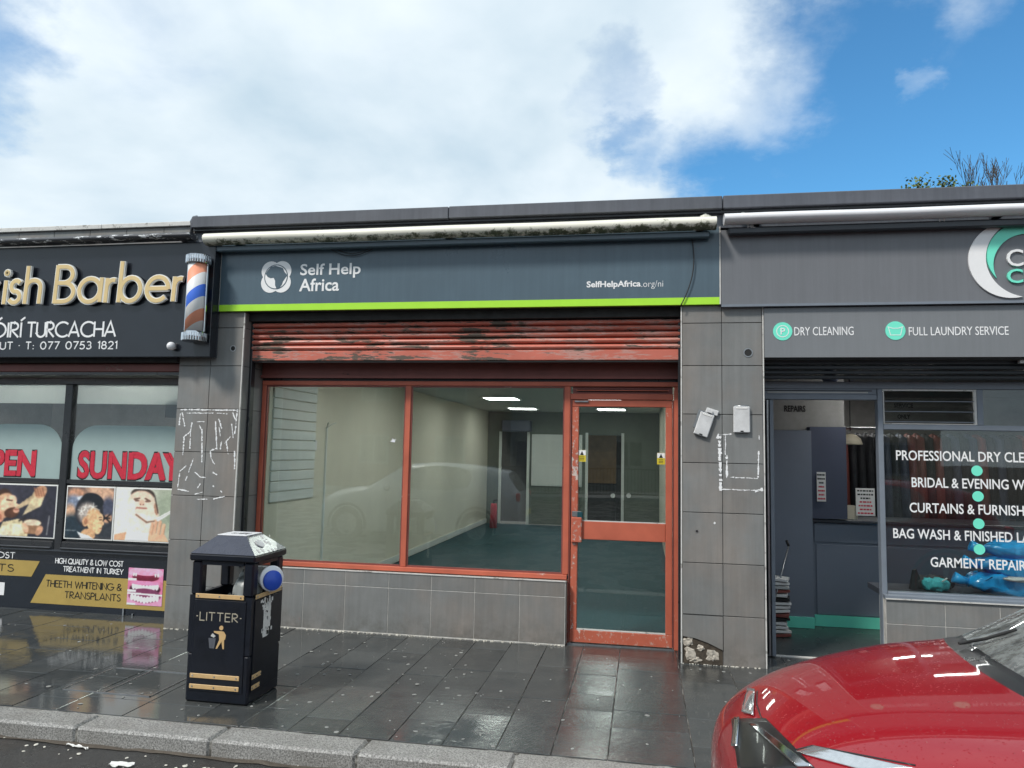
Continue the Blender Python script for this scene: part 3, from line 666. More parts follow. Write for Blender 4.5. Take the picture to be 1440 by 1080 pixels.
glazing(-.544, .193, 1.021, 2.001, GLZ, door); glazing(-.544, .193, .116, .871, GLZ, door)
for (x0, x1, z0, z1) in ((-.542, .191, .1185, .128), (-.542, .191, 1.0225, 1.030)):
    box('glazing_bead', 'trim_pale', x0, x1, GLZ-.0175, GLZ-.004, z0, z1, door)
hd = box('door_handle', 'red_worn', -.597, -.505, GLZ-.052, GLZ-.021, .842, 1.055, door, .008)
box('lock_plate', 'steel', -.592, -.512, GLZ-.034, GLZ-.0212, 1.057, 1.105, door, .004)
box('lock_case', 'carpet', -.545, -.500, GLZ-.040, GLZ-.0345, 1.045, 1.100, door, .003)
box('door_closer', 'steel', -.58, -.46, GLZ-.036, GLZ-.0205, 2.036, 2.052, door, .003)
def sticker(x0, y0, x1, y1, lab):
    a = at(x0, y1, GLZ); b = at(x1, y0, GLZ); st = box('door_sticker', 'sticker_yellow', a.x, b.x, GLZ-.0052, GLZ-.0034, a.z, b.z, door); st['label'] = lab
    W_ = b.x-a.x; H_ = b.z-a.z
    box('white_top', 'white_vinyl', a.x+.001, b.x-.001, GLZ-.0062, GLZ-.0053, a.z+H_*.55, b.z-.001, st)
    MB().prism([(a.x+W_*.25, a.z+H_*.56), (a.x+W_*.75, a.z+H_*.56), (a.x+W_*.5, a.z+H_*.92)], GLZ-.0072, GLZ-.0063).build('warning_triangle', 'rubber', st)
    for k in range(3): box('print_line', 'rubber', a.x+W_*.2, b.x-W_*.2, GLZ-.0062, GLZ-.0054, a.z+H_*(.12+.13*k), a.z+H_*(.17+.13*k), st)
sticker(813, 633, 824, 649, 'small yellow and white warning sticker at left of door glass'); sticker(924, 637, 935, 653, 'small yellow and white warning sticker at right of door glass')
# roller shutter, half-open at the head
roll = box('roller_shutter', 'red_shutter', SH_L+.02, .298, 6.17, 6.205, 2.372, 2.462, vac, .006)
zz_ = 2.464
for i in range(5):
    h = .052; mb = MB(); prof = [(0, 0.004), (-.012, .005), (-.026, .012), (-.032, .024), (-.028, .034), (-.016, .043), (-.004, .046), (0, .0465)]
    x0, x1 = SH_L+.02, .298; vs = []
    for yy, z in prof: vs += [(x0, 6.19+yy, zz_+z), (x1, 6.19+yy, zz_+z)]
    vs += [(x0, 6.20, zz_+.0465), (x1, 6.20, zz_+.0465), (x0, 6.20, zz_), (x1, 6.20, zz_)]
    k = len(prof)+2; fs = [(2*j, 2*j+1, 2*j+3, 2*j+2) for j in range(k-1)]+[(2*k-2, 2*k-1, 1, 0), tuple(range(0, 2*k, 2)), tuple(range(2*k-1, 0, -2))]
    mb.add(vs, fs); mb.build('shutter_slat', 'red_shutter', roll); zz_ += h
box('slat_backing', 'rubber', SH_L+.02, .298, 6.201, 6.204, 2.464, 2.724, roll)
box('shutter_box', 'dark_soffit', SH_L+.004, .302, 6.12, 6.43, 2.726, 2.798, vac)
for xx in (SH_L+.002, .284): box('shutter_guide', 'black_frame', xx, xx+.022, 6.165, 6.235, .0 if xx > 0 else PT+.01, 2.725, vac, .003)
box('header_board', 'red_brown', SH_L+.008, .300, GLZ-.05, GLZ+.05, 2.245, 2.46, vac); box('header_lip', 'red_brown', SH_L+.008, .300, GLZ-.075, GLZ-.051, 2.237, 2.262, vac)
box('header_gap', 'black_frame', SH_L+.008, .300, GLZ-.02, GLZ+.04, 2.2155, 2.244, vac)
box('shutter_rail_seal', 'rubber', SH_L+.03, .29, 6.18, 6.20, 2.358, 2.3715, vac)
# lintel, interior shell
box('lintel', 'render_grey', -4.13, .925, 6.44, 6.60, 2.46, 3.45, vac)
IB = 16.6
inn = box('left_interior_wall', 'cream_wall', -3.60, -3.47, 6.50, IB, -.1, 2.5, vac)
for k in range(14):
    z = 1.07+k*.1
    box('slat_board', 'slat_white', -3.4695, -3.452, 6.56, 7.5, z+.004, z+.096, inn, .004)
box('skirting', 'slat_white', -3.4695, -3.455, 7.6, IB, .0, .09, inn)
box('conduit', 'slat_white', -3.4695, -3.45, 7.78, 7.80, .1, 1.82, inn)
mb = MB().tube([(-3.46, 7.79, 1.82), (-3.43, 7.74, 1.86), (-3.40, 7.70, 1.88)], .006).tube([(-3.46, 7.79, 1.82), (-3.43, 7.84, 1.86), (-3.40, 7.9, 1.885)], .006); mb.build('wall_wires', 'slat_white', inn)
box('socket', 'white_plastic', -3.4695, -3.45, 7.49, 7.54, 1.57, 1.68, inn, .004)
box('right_interior_wall', 'cream_wall', .36, .48, 6.5, IB, -.1, 2.5, vac)
box('interior_ceiling', 'ceiling_white', -3.6, .48, 6.5, IB, 2.5, 2.54, vac)
box('interior_floor', 'carpet', -3.6, .48, 6.46, IB, -.09, -.012, vac)
bw = box('back_wall', 'green_wall', -3.47, -3.2, IB, IB+.12, -.1, 2.5, vac)
for (x0, x1, z0, z1) in ((-3.1999, -2.5, 2.05, 2.5), (-2.4999, -1.25, 0, 2.5), (-1.2499, -.42, 2.0, 2.5), (-.4199, .36, 0, 2.5)): box('wall_section', 'green_wall', x0, x1, IB, IB+.12, z0, z1, bw)
box('back_room', 'dark_room', -3.47, .36, IB+1.6, IB+1.7, -.1, 2.5, vac)
box('wood_cupboard', 'brown_wood', -1.3, -.62, IB+1.2, IB+1.5, .9, 2.05, vac); box('lower_cupboard', 'dark_room', -1.3, -.62, IB+1.1, IB+1.5, 0, .85, vac)
for xx in (-3.2, -2.56, -1.25, -.46): box('door_lining', 'slat_white', xx, xx+.06, IB-.03, IB-.0005, 0, 2.05, vac)
sp_ = box('slatwall_panel', 'slat_white', -2.45, -1.32, IB-.03, IB-.001, .85, 2.0, vac)
for k in range(12): box('slat_board', 'slat_white', -2.45, -1.32, IB-.045, IB-.031, .87+k*.095, .95+k*.095, sp_)
box('ac_unit', 'navy_panel', -3.1, -2.45, IB-.3, IB-.05, 2.05, 2.3, vac, .02)  # dark air conditioning unit on the back wall
for i, (x, y) in enumerate(((-2.33, 12.2), (-2.42, 15.0), (-.62, 15.0), (-2.3, 9.2), (-.62, 12.2), (-.62, 9.2), (-2.2, 7.35))):  # last four panels are unseen, added to light the room
    l_ = thing('ceiling_light', (x, y, 2.5), ['square lit ceiling panel nearest the window, left of the door', 'lit ceiling panel farther back seen through the second window pane', 'lit ceiling panel seen through the top of the door glass', 'unseen ceiling panel added to light the room behind the first window pane', 'unseen ceiling panel added to light the middle of the shop behind the door', 'unseen ceiling panel added to light the room inside the shop door', 'unseen ceiling panel added above the head frame to brighten the front of the room'][i], 'ceiling light', 'ceiling lights in the empty shop')
    box('diffuser', 'lightpanel', x-.27, x+.27, y-.27, y+.27, 2.478, 2.486, l_)
    for (a, b, c, d) in ((-.3, .3, -.3, -.271), (-.3, .3, .271, .3), (-.3, -.271, -.27, .27), (.271, .3, -.27, .27)): box('frame', 'white_plastic', x+a, x+b, y+c, y+d, 2.474, 2.4995, l_)
ext = thing('fire_extinguisher', (-3.1, 15.6, 0), 'small red fire extinguisher on the floor at the back of the empty shop', 'extinguisher')
MB().tube([(-3.1, 15.6, -.01), (-3.1, 15.6, .42), (-3.1, 15.6, .5)], .08, 14, r1=.06).build('body', 'red_print', ext); MB().tube([(-3.1, 15.6, .5), (-3.1, 15.6, .56), (-3.02, 15.55, .57)], .02).build('valve', 'rubber', ext)
for px in (862, 884): p = at(px, 697, IB-.03); MB().tube([(p.x, IB-.07, p.z), (p.x, IB-.001, p.z)], .05, 12).build('door_knob', 'white_plastic', vac)
p = at(553, 619, GLZ); dcl = MB().prism([(p.x-.03, p.z-.012), (p.x-.01, p.z+.0), (p.x-.006, p.z+.02), (p.x+.004, p.z+.004), (p.x+.03, p.z+.012), (p.x+.018, p.z-.004), (p.x+.02, p.z-.02), (p.x-.004, p.z-.018)], GLZ-.0052, GLZ-.0034).build('torn_decal', 'white_plastic', win)
# --- parapet and roof over the middle and right units
def coping_run(x0, x1, parent, mat='coping', z=3.56):
    x = x0
    while x < x1-.01:
        xe = min(x+2.4, x1); dz = rs.uniform(-.004, .004)
        box('coping_panel', mat, x+.002, xe-.002, FRONT-.10, 6.55, z+dz, z+.105+dz, parent, .006); x = xe
para = box('parapet', 'band_grey', -4.03, .62, FRONT-.01, 6.44, 3.43, 3.555, vac); coping_run(-4.03, .62, para)
box('coping_shadow', 'black_frame', -4.03, .62, FRONT-.06, FRONT-.012, 3.538, 3.559, para)  # black strip standing in for the shadow line under the coping
box('shop_roof', 'coping', -4.1, .7, 6.6, IB+2, 3.1, 3.2, vac)
box('sign_backing', 'dark_soffit', -3.80, .925, FRONT+.02, 6.43, 2.801, 3.429, vac)

# --- barber shop, left
bar = thing('barber_shop', (-6.5, 6.44, 0), 'black fronted barber shop unit at left with picture panels under its windows', 'shop')
BX0, BX1 = -8.6, -4.135
box('fascia_core', 'dark_frame', BX0, BX1, 6.02, 6.6, 2.40, 3.43, bar)
box('soffit', 'dark_soffit', BX0, BX1, 6.02, GLZ+.05, 2.345, 2.399, bar); box('shutter_roll', 'red_brown', BX0, BX1, 6.12, 6.22, 2.26, 2.344, bar, .01)
box('lower_lip', 'black_frame', BX0, BX1, 6.10, 6.24, 2.235, 2.2595, bar)
bpar = box('parapet', 'render_grey', BX0, -4.05, 6.06, 6.44, 3.44, 3.59, bar)
x = BX0
while x < -4.06:
    xe = min(x+.385, -4.05); rect_piece('wall_tile', 'tile', x+.002, xe-.002, 6.045, 6.0595, 3.452, 3.598, bpar); x = xe
x = BX0
while x < -4.06:
    xe = min(x+1.2, -4.05); box('coping_strip', 'trim_pale', x+.002, xe-.002, 6.02, 6.5, 3.60+rs.uniform(-.002, .002), 3.648+rs.uniform(-.006, .006), bpar, .004); x = xe
MB().tube([(-4.05, 6.0, 3.50), (-4.05, 6.0, 3.63), (-4.04, 6.01, 3.665), (-4.02, 6.03, 3.675)], .022, 10).build('lead_upstand', 'coping', bpar)
box('roof', 'coping', BX0, -4.1, 6.6, 14, 3.1, 3.2, bar)
bw_ = box('window_frame', 'black_frame', BX0, BX1+.0, GLZ-.04, GLZ+.04, 2.172, 2.234, bar, .004)
for (x0, x1, z0, z1) in ((-5.585, -5.505, .56, 2.171), (BX1-.05, BX1, .56, 2.171), (-6.62, -6.54, .56, 2.171), (BX0, BX0+.06, .56, 2.171)): box('frame_member', 'black_frame', x0, x1, GLZ-.04, GLZ+.04, z0, z1, bw_, .005)
for (x0, x1) in ((BX0+.061, -6.621), (-6.539, -5.586), (-5.504, BX1-.051)):
    box('transom', 'black_frame', x0, x1, GLZ-.035, GLZ+.035, 1.205, 1.245, bw_, .004); box('sill_bar', 'black_frame', x0, x1, GLZ-.05, GLZ+.04, .565, .655, bw_, .012)
    box('bead', 'dark_frame', x0+.01, x1-.01, GLZ-.075, GLZ-.051, .585, .60, bw_, .006)
    glazing(x0, x1, 1.244, 2.173, GLZ, bw_, mat=GLASS_D); box('back_panel', 'black_frame', x0, x1, GLZ-.004, GLZ+.01, .654, 1.206, bw_)
    box('roller_blind', 'blind', x0+.01, x1-.01, GLZ+.02, GLZ+.023, 1.985, 2.17, bar)
stall = box('stall_riser', 'sign_black', BX0, BX1, GLZ-.03, GLZ+.06, -.05, .56, bar); 
box('riser_cap', 'dark_frame', BX0, BX1, GLZ-.06, GLZ+.04, .5605, .575, bar)
box('interior_back', 'room_grey', BX0, BX1, 9.6, 9.7, 0, 2.6, bar); box('interior_ceiling', 'room_grey', BX0, BX1, 6.5, 9.6, 2.4, 2.45, bar); box('interior_floor', 'lino', BX0, BX1, 6.5, 9.6, -.05, 0, bar)
box('interior_side', 'room_grey', BX1-.03, BX1-.001, 6.5, 9.6, 0, 2.45, bar); box('interior_side', 'room_grey', BX0, BX0+.03, 6.5, 9.6, 0, 2.45, bar)
# frosted vinyl with rounded shoulders and red lettering
def frosted(x0, x1, z0, z1, rl, rr_):
    pts = [(x0, z0)]
    pts += [(x0, z1-.25)]+arc(x0+.27, z1-.25, .27, .25, 180, 90, 10) if rl else [(x0, z1)]
    pts += arc(x1-.27, z1-.25, .27, .25, 90, 0, 10) if rr_ else [(x1, z1)]
    pts += [(x1, z0)]
    o = MB().prism(pts, GLZ-.0052, GLZ-.0034).build('frosted_panel', 'frost', bw_); return o
def bold_word(s, x0, x1, z0, z1):
    lettering(s, x0-.012, x1+.012, z0-.012, z1+.015, GLZ-.0056, 'rubber', bw_, .05, .0015); o = lettering(s, x0, x1, z0, z1, GLZ-.0080, 'red_print', bw_, .035, .001)
    lettering(s, x0+.012, x1+.012, z0+.008, z1+.008, GLZ-.0095, 'red_print', bw_, -.012, .001)
frosted(-6.53, -5.60, 1.246, 1.775, True, True); frosted(-5.49, BX1-.055, 1.246, 1.775, True, True)
a, b = at(-60, 676, GLZ), at(52, 628, GLZ); bold_word('OPEN', at(-40, 650, GLZ).x, b.x, 1.26, 1.515)
a, b = at(109, 677, GLZ), at(251, 629, GLZ); bold_word('SUNDAY', a.x, -4.30, 1.258, 1.52)
# pictures
def pic1():
    p = Pic(96, 78, (44, 44, 54)); p.ell(.1, .9, .5, .3, (56, 54, 66), soft=1)
    p.poly([(.42, .52), (.72, .72), (.80, .98), (.70, .98), (.62, .80), (.30, .48)], (182, 160, 128)); p.poly([(.50, .40), (.78, .60), (.84, .86), (.72, .86), (.6, .66)], (205, 186, 150))
    p.ell(.76, .88, .09, .13, (196, 150, 118), -20); 
    for i in range(4): p.line(.66+.04*i, .95, .70+.04*i, .80, .012, (150, 100, 76))
    p.ell(.15, .62, .17, .30, (70, 46, 34), -12); p.ell(.20, .58, .16, .26, (214, 168, 134), -12); p.ell(.27, .64, .11, .17, (232, 192, 160), -30)
    p.ell(.33, .45, .12, .10, (82, 52, 38), 30); p.ell(.40, .50, .05, .05, (200, 150, 125)); p.ell(.39, .60, .045, .035, (226, 180, 150), 20); p.line(.24, .70, .32, .69, .012, (60, 38, 28)); p.line(.37, .515, .43, .52, .008, (140, 70, 60))
    p.ell(.14, .36, .08, .11, (206, 150, 120)); p.ell(.14, .36, .04, .06, (160, 100, 76))
    p.poly([(.12, 0), (.2, .26), (.45, .34), (.62, .2), (.6, 0)], (205, 188, 150)); p.ell(.36, .12, .2, .12, (226, 212, 178), 10); p.ell(.2, .04, .1, .08, (230, 220, 190))
    p.ell(.66, .26, .15, .085, (70, 55, 45)); p.ell(.665, .265, .135, .07, (226, 205, 178)); p.poly([(.50, .22), (.82, .22), (.76, .05), (.56, .05)], (150, 112, 84)); p.ell(.56, .17, .05, .1, (214, 170, 140), 20); p.ell(.78, .12, .05, .1, (200, 150, 120), -20)
    p.line(.46, .3, .55, .36, .014, (40, 32, 30)); p.line(.90, .05, .92, .42, .006, (190, 190, 190)); p.mottle(.35, 4); return p
def pic2():
    p = Pic(84, 90, (96, 82, 78)); p.ell(.75, .9, .35, .16, (206, 164, 136), -15, .5); p.ell(.2, .88, .18, .10, (190, 140, 112), 0, .6); p.ell(.15, .7, .16, .14, (120, 130, 150), 0, .7); p.ell(.32, .78, .10, .05, (225, 235, 245), 0, .6)
    p.ell(.9, .62, .14, .2, (70, 74, 92), 0, .6); p.ell(.08, .5, .12, .16, (200, 160, 132), 0, .6); p.ell(.15, .22, .3, .24, (36, 50, 60), 0, .5); p.ell(.86, .2, .3, .22, (48, 52, 58), 0, .5)
    p.ell(.9, .4, .10, .08, (196, 150, 120), 20, .5)
    for i in range(3): p.line(.8, .46-.05*i, .95, .34+.07*i, .014, (28, 26, 28))
    for i in range(7): p.ell(.02+.035*i, .145, .010, .010, (225, 225, 220))
    p.ell(.50, .52, .30, .34, (38, 38, 44), 10); p.ell(.56, .74, .24, .15, (26, 30, 36), -12); p.ell(.46, .50, .20, .20, (170, 158, 150), 0, .5)
    p.ell(.62, .36, .17, .25, (216, 172, 130), 12); p.ell(.70, .25, .10, .16, (228, 186, 142)); p.ell(.74, .40, .07, .10, (222, 180, 138)); p.ell(.80, .30, .035, .04, (220, 176, 134)); p.line(.75, .205, .79, .205, .007, (150, 84, 72)); p.line(.735, .37, .775, .375, .009, (40, 30, 26)); p.line(.725, .42, .775, .42, .008, (50, 38, 32))
    p.ell(.43, .33, .07, .10, (206, 160, 122)); p.ell(.44, .33, .035, .06, (160, 108, 80)); p.ell(.50, .07, .16, .12, (206, 160, 120)); p.poly([(.25, .14), (.36, .0), (.62, .0), (.5, .06), (.34, .1)], (235, 235, 232)); p.poly([(0, 0), (.24, .15), (.32, .0)], (30, 44, 52))
    for (cx, cy) in ((.42, .60), (.58, .62), (.33, .53)):
        for k in range(5): t = 2*math.pi*k/5+.3; p.line(cx, cy, cx+.085*math.cos(t), cy+.08*math.sin(t), .006, (235, 232, 222))
    p.line(.62, .60, .72, .56, .006, (230, 226, 214)); p.line(.30, .46, .50, .47, .005, (215, 210, 200)); p.mottle(.3, 3); return p
def pic3():
    p = Pic(96, 90, (206, 206, 190)); p.ell(.95, .6, .3, .5, (150, 160, 140), 0, 1); p.ell(.2, .5, .4, .7, (226, 224, 214), 0, 1)
    p.ell(.48, .90, .22, .12, (60, 50, 44), -5); p.ell(.46, .72, .26, .25, (232, 200, 178), -8); p.ell(.34, .56, .2, .24, (240, 222, 210), -25, .4); p.ell(.58, .56, .20, .26, (236, 210, 190), 25, .3)
    p.poly([(.22, .60), (.30, .20), (.62, .16), (.72, .46)], (236, 218, 204)); p.line(.33, .80, .42, .82, .014, (86, 62, 50)); p.line(.53, .82, .62, .77, .014, (86, 62, 50)); p.ell(.38, .775, .045, .02, (120, 92, 80)); p.ell(.57, .765, .045, .02, (120, 92, 80))
    p.ell(.47, .74, .05, .06, (222, 180, 156)); p.ell(.445, .70, .014, .010, (96, 54, 46)); p.ell(.50, .70, .014, .010, (96, 54, 46)); p.line(.38, .635, .56, .63, .013, (150, 92, 82)); p.line(.36, .61, .39, .63, .006, (170, 120, 108))
    p.line(.38, .50, .58, .36, .016, (140, 104, 86)); p.line(.58, .36, .76, .40, .014, (120, 92, 76)); p.ell(.74, .62, .035, .12, (170, 130, 108), 10); p.line(.70, .88, .78, .55, .010, (60, 50, 46))
    p.ell(.16, .30, .05, .05, (232, 230, 224)); p.poly([(.20, 0), (.24, .17), (.62, .15), (.66, 0)], (248, 247, 242)); p.poly([(.0, .0), (.0, .10), (.22, .16), (.20, 0)], (214, 164, 130))
    for i, (x, y) in enumerate(((.66, .30), (.73, .36), (.80, .34), (.87, .28))):
        p.line(x, y-.22, x+.03, y+.04, .028, (222, 172, 140)); p.line(x+.03, y-.2, x+.055, y+.02, .005, (160, 110, 86))
    p.poly([(.62, 0), (.62, .12), (.92, .14), (1, 0)], (226, 178, 146)); p.poly([(.74, .44), (1, .60), (1, .54), (.78, .38)], (236, 236, 230)); p.line(.76, .42, 1, .57, .004, (120, 120, 116)); p.mottle(.12, 5); return p
def teeth():
    p = Pic(90, 100, (226, 130, 168)); p.ell(.5, .88, .5, .16, (236, 170, 196)); p.ell(.5, .76, .38, .12, (104, 26, 48)); p.ell(.5, .80, .30, .07, (120, 30, 58)); p.ell(.5, .86, .34, .06, (240, 160, 190))
    for x in (.16, .22, .78, .85): p.ell(x, .82, .025, .05, (240, 238, 240))
    p.poly([(0, .30), (0, .64), (1, .64), (1, .34)], (206, 116, 150)); p.ell(.5, .44, .44, .17, (60, 20, 36))
    for i in range(8): p.ell(.17+.095*i, .53-.16*(.5-abs(.5-(i+.5)/8)), .052, .10, (246, 244, 248), 0, .3)
    p.ell(.5, .60, .42, .06, (232, 140, 180)); p.poly([(0, 0), (0, .29), (1, .29), (1, 0)], (224, 150, 182)); p.ell(.5, .26, .46, .20, (120, 60, 90)); 
    for i in range(9): p.ell(.14+.09*i, .22-.16*(.5-abs(.5-(i+.5)/9)), .05, .09, (248, 246, 248), 0, .3)
    p.poly([(0, .29), (0, .335), (1, .31), (1, .265)], (250, 250, 250)); p.poly([(0, .66), (.25, .66), (.25, .72), (0, .72)], (248, 248, 248)); p.poly([(0, .0), (.24, .0), (.24, .05), (0, .05)], (248, 248, 248)); p.poly([(0, .35), (.24, .35), (.24, .41), (0, .41)], (248, 248, 248)); p.mottle(.12, 4); return p
def framed(pic, x0, x1, z0, z1, label):
    t = thing('poster', ((x0+x1)/2, GLZ-.03, z0), label, 'poster', 'picture panels under the barber windows')
    box('border', 'gold_edge', x0, x1, GLZ-.045, GLZ-.0055, z0, z1, t)
    pic.sheet('picture', x0+.012, x1-.012, z0+.012, z1-.012, GLZ-.0452, t)
framed(pic1(), at(-12, 760, GLZ).x, at(81, 760, GLZ).x, .675, 1.19, 'photo poster of bearded man lying back for a shave, leftmost panel')
framed(pic2(), at(94, 760, GLZ).x, at(162, 760, GLZ).x, .682, 1.188, 'photo poster of head with stars shaved into short dark hair')
framed(pic3(), at(163.5, 760, GLZ).x, at(243, 760, GLZ).x-.0, .682, 1.188, 'photo poster of face tilted up with hand and razor, next to pillar')
# printing on the stall riser
RY = GLZ-.031
def par(x0, y0, x1, y1, sk, mat='gold_print'): pass
q = [at(*c, GLZ) for c in ((47, 845), (67, 806), (190, 812), (190, 827), (240, 832), (240, 859))]
MB().prism([(-5.80, .06), (-5.655, .335), (-4.80, .335), (-4.14, .335), (-4.14, .06)], RY-.002, RY-.0002).build('gold_band', 'gold_print', stall)
MB().prism([(-6.9, .475-.12), (-6.9, .455), (-5.73, .455), (-5.81, .335-.03), (-6.9, .30)], RY-.002, RY-.0002).build('gold_band', 'gold_print', stall)
y3 = RY-.0022
strokes('HIGH QUALITY & LOW COST', at(82, 790, GLZ).x, at(177, 790, GLZ).x, .445, .492, y3, 'white_vinyl', stall, .16, .14)
strokes('TREATMENT IN TURKEY', at(93, 800, GLZ).x, at(177, 800, GLZ).x, .372, .418, y3, 'white_vinyl', stall, .16, .14)
strokes('THEETH WHITENING &', at(69, 820, GLZ).x, at(174, 828, GLZ).x, .222, .282, y3, 'rubber', stall, .12, .15)
strokes('TRANSPLANTS', at(95, 835, GLZ).x, at(173, 835, GLZ).x, .125, .185, y3, 'rubber', stall, .12, .15)
strokes('LOW COST', at(-50, 783, GLZ).x, at(25, 783, GLZ).x, .47, .525, y3, 'white_vinyl', stall, .16, .14)
strokes('IMPLANTS', at(-70, 800, GLZ).x, at(23, 800, GLZ).x, .345, .41, y3, 'rubber', stall, .12, .15)
box('white_label', 'white_vinyl', -6.6, at(10, 828, GLZ).x, RY-.003, RY-.0003, .115, .235, stall); lettering('2', -6.21, -6.165, .14, .21, RY-.0032, 'rubber', stall, .02)
teeth().sheet('teeth_picture', at(184, 812, GLZ).x, at(233, 812, GLZ).x, .10, .44, y3-.0005, stall)
box('door_bolt', 'steel', -4.80, -4.785, RY-.012, RY-.0005, .0, .06, stall); box('door_bolt', 'steel', -4.70, -4.69, RY-.012, RY-.0005, .0, .02, stall)
box('window_speaker', 'rubber', at(233, 570, 6.50).x, -4.19, 6.50, 6.6, at(233, 587, 6.50).z, at(233, 557, 6.50).z)
o = bpy.data.objects['window_speaker']; tag(o, 'small black box speaker hung inside barber window beside the tiled pillar', 'speaker')
# barber sign
SY = 5.92
bs = thing('barber_sign', (-6, SY, 2.37), 'black fascia sign with gold raised barber lettering and white phone number', 'sign')
box('sign_board', 'sign_black', -8.6, -3.755, SY, 6.015, 2.375, 3.415, bs, .006); box('sign_edge', 'sign_black', -3.7545, -3.751, SY+.002, 6.016, 2.378, 3.41, bs); box('edge_trim', 'trim_pale', -3.752, -3.748, 6.0165, 6.045, 2.80, 3.41, bs)
box('rear_return', 'dark_frame', -4.12, -3.76, 6.016, 6.045, 2.38, 3.41, bs)
def glyphs(s, spans, zb, zs, y, wd, d1, d2):
    for ch, (xa, xb) in zip(s, spans):
        st = [[(a, b) for a, b in p] for p in G[ch][1]]; xs_ = [a for p in st for a, b in p]; lo, hi = min(xs_), max(xs_)
        inner = wd; k = (xb-xa-inner)/(hi-lo) if hi-lo > .1 else zs
        st = [[(xa+inner/2+(a-lo)*k+(b*.0), zb+b*zs) for a, b in p] for p in st]
        st = [[(a+(b-zb)*.05, b) for a, b in p] for p in st]
        m1 = MB(); stroke_mb(m1, st, wd, y-.022, d1, 0); o = m1.build('gold_letter', 'gold_edge', bs)
        if ch == 'i': pass
        m2 = MB(); stroke_mb(m2, st, wd-.018, y-.022-d1-.0015, d2); m2.build('letter_face', 'gold_face', o)
def spx(x): return at(x, 405, SY-.02).x
zb = 2.872; glyphs('kishBarber', [(spx(a), spx(b)) for a, b in ((-24, 3), (5.5, 14.5), (14, 35), (36, 63), (77.5, 110), (110.5, 148), (148.5, 166.5), (167, 203.5), (205, 242.5), (243, 261))], zb, .345, SY, .054, .024, .003)
q2 = SY-.0005
strokes('TURCACHA', at(38, 475, SY).x, at(162, 475, SY).x, 2.565, 2.70, q2, 'white_vinyl', bs, .13, .12, .003)
strokes('FÓIRÍ', at(-27, 475, SY).x, at(29, 475, SY).x, 2.565, 2.70, q2, 'white_vinyl', bs, .13, .15, .003)
strokes('HAIRCUT . T: 077 0753 1821', at(-46, 493, SY).x, at(164, 493, SY).x, 2.452, 2.518, q2, 'white_vinyl', bs, .15, .22, .003)
# barber pole on the sign
bp = thing('barber_pole', (-3.85, 5.86, 2.52), 'barber pole light with red, white and blue stripes on the end of the sign', 'barber pole')
s = NT('pole_stripes'); sp = s.n('ShaderNodeSeparateXYZ'); s.l(s.pos(obj=True), sp.inputs[0])
t = s.math('FRACT', s.math('ADD', s.math('ADD', s.math('MULTIPLY', sp.outputs['Z'], 1/.43), s.math('MULTIPLY', sp.outputs['X'], -1.9)), 10.5))
dd = s.math('ABSOLUTE', s.math('SUBTRACT', t, .5)); c = s.mix(s.math('GREATER_THAN', dd, .375), (.78, .78, .78), lin(218, 138, 112, 1.4)); c = s.mix(s.math('LESS_THAN', dd, .125), c, lin(60, 100, 190, 1.4))
M['pole_stripes'] = s.bsdf(c, .45, spec=.3)
def pole():
    x, y = -3.852, 5.83
    mb = MB().tube([(0, 0, -.30), (0, 0, .30)], .082, 28); o = mb.build('striped_tube', 'pole_stripes', bp); o.location = (x, y, 2.885)
    MB().tube([(x, y, 2.50), (x, y, 2.585)], .098, 28).build('end_cap', 'chrome', bp); MB().tube([(x, y, 3.185), (x, y, 3.26)], .098, 28).build('end_cap', 'chrome', bp)
    for zc in (2.505, 3.19):
        mb = MB()
        for j in range(30): t_ = 2*math.pi*j/30; mb.box(x+.0995*math.cos(t_)-.004, x+.0995*math.cos(t_)+.004, y+.0995*math.sin(t_)-.004, y+.0995*math.sin(t_)+.004, zc, zc+.065)
        mb.build('cap_ribs', 'chrome', bp)
    for s_x in (-.092, .092): box('tube_rail', 'chrome', x+s_x-.006, x+s_x+.006, y-.008, y+.008, 2.586, 3.184, bp)
    box('wall_bracket', 'steel', x-.03, x+.03, y+.10, SY-.0005, 2.55, 2.60, bp); box('wall_bracket', 'steel', x-.03, x+.03, y+.10, SY-.0005, 3.2, 3.24, bp)
pole()
sn = thing('sensor_light', (-4.11, SY-.04, 2.47), 'small white dome fitting on the lower corner of the black sign', 'sensor')
mb = MB(); n = 16; vs = []; fs = []; pc = at(242, 487, SY-.03)
for i in range(9):
    a_ = math.pi*i/8; vs += [(pc.x+.038*math.sin(a_)*math.cos(2*math.pi*j/n), SY-.042-.040*math.cos(a_), pc.z+.038*math.sin(a_)*math.sin(2*math.pi*j/n)) for j in range(n)]
fs = [(i*n+j, i*n+(j+1) % n, (i+1)*n+(j+1) % n, (i+1)*n+j) for i in range(8) for j in range(n)]; mb.add(vs, fs, 0, True); mb.build('dome', 'white_plastic', sn)
box('mount', 'white_plastic', pc.x-.02, pc.x+.02, SY-.012, SY-.0005, pc.z-.02, pc.z+.02, sn)

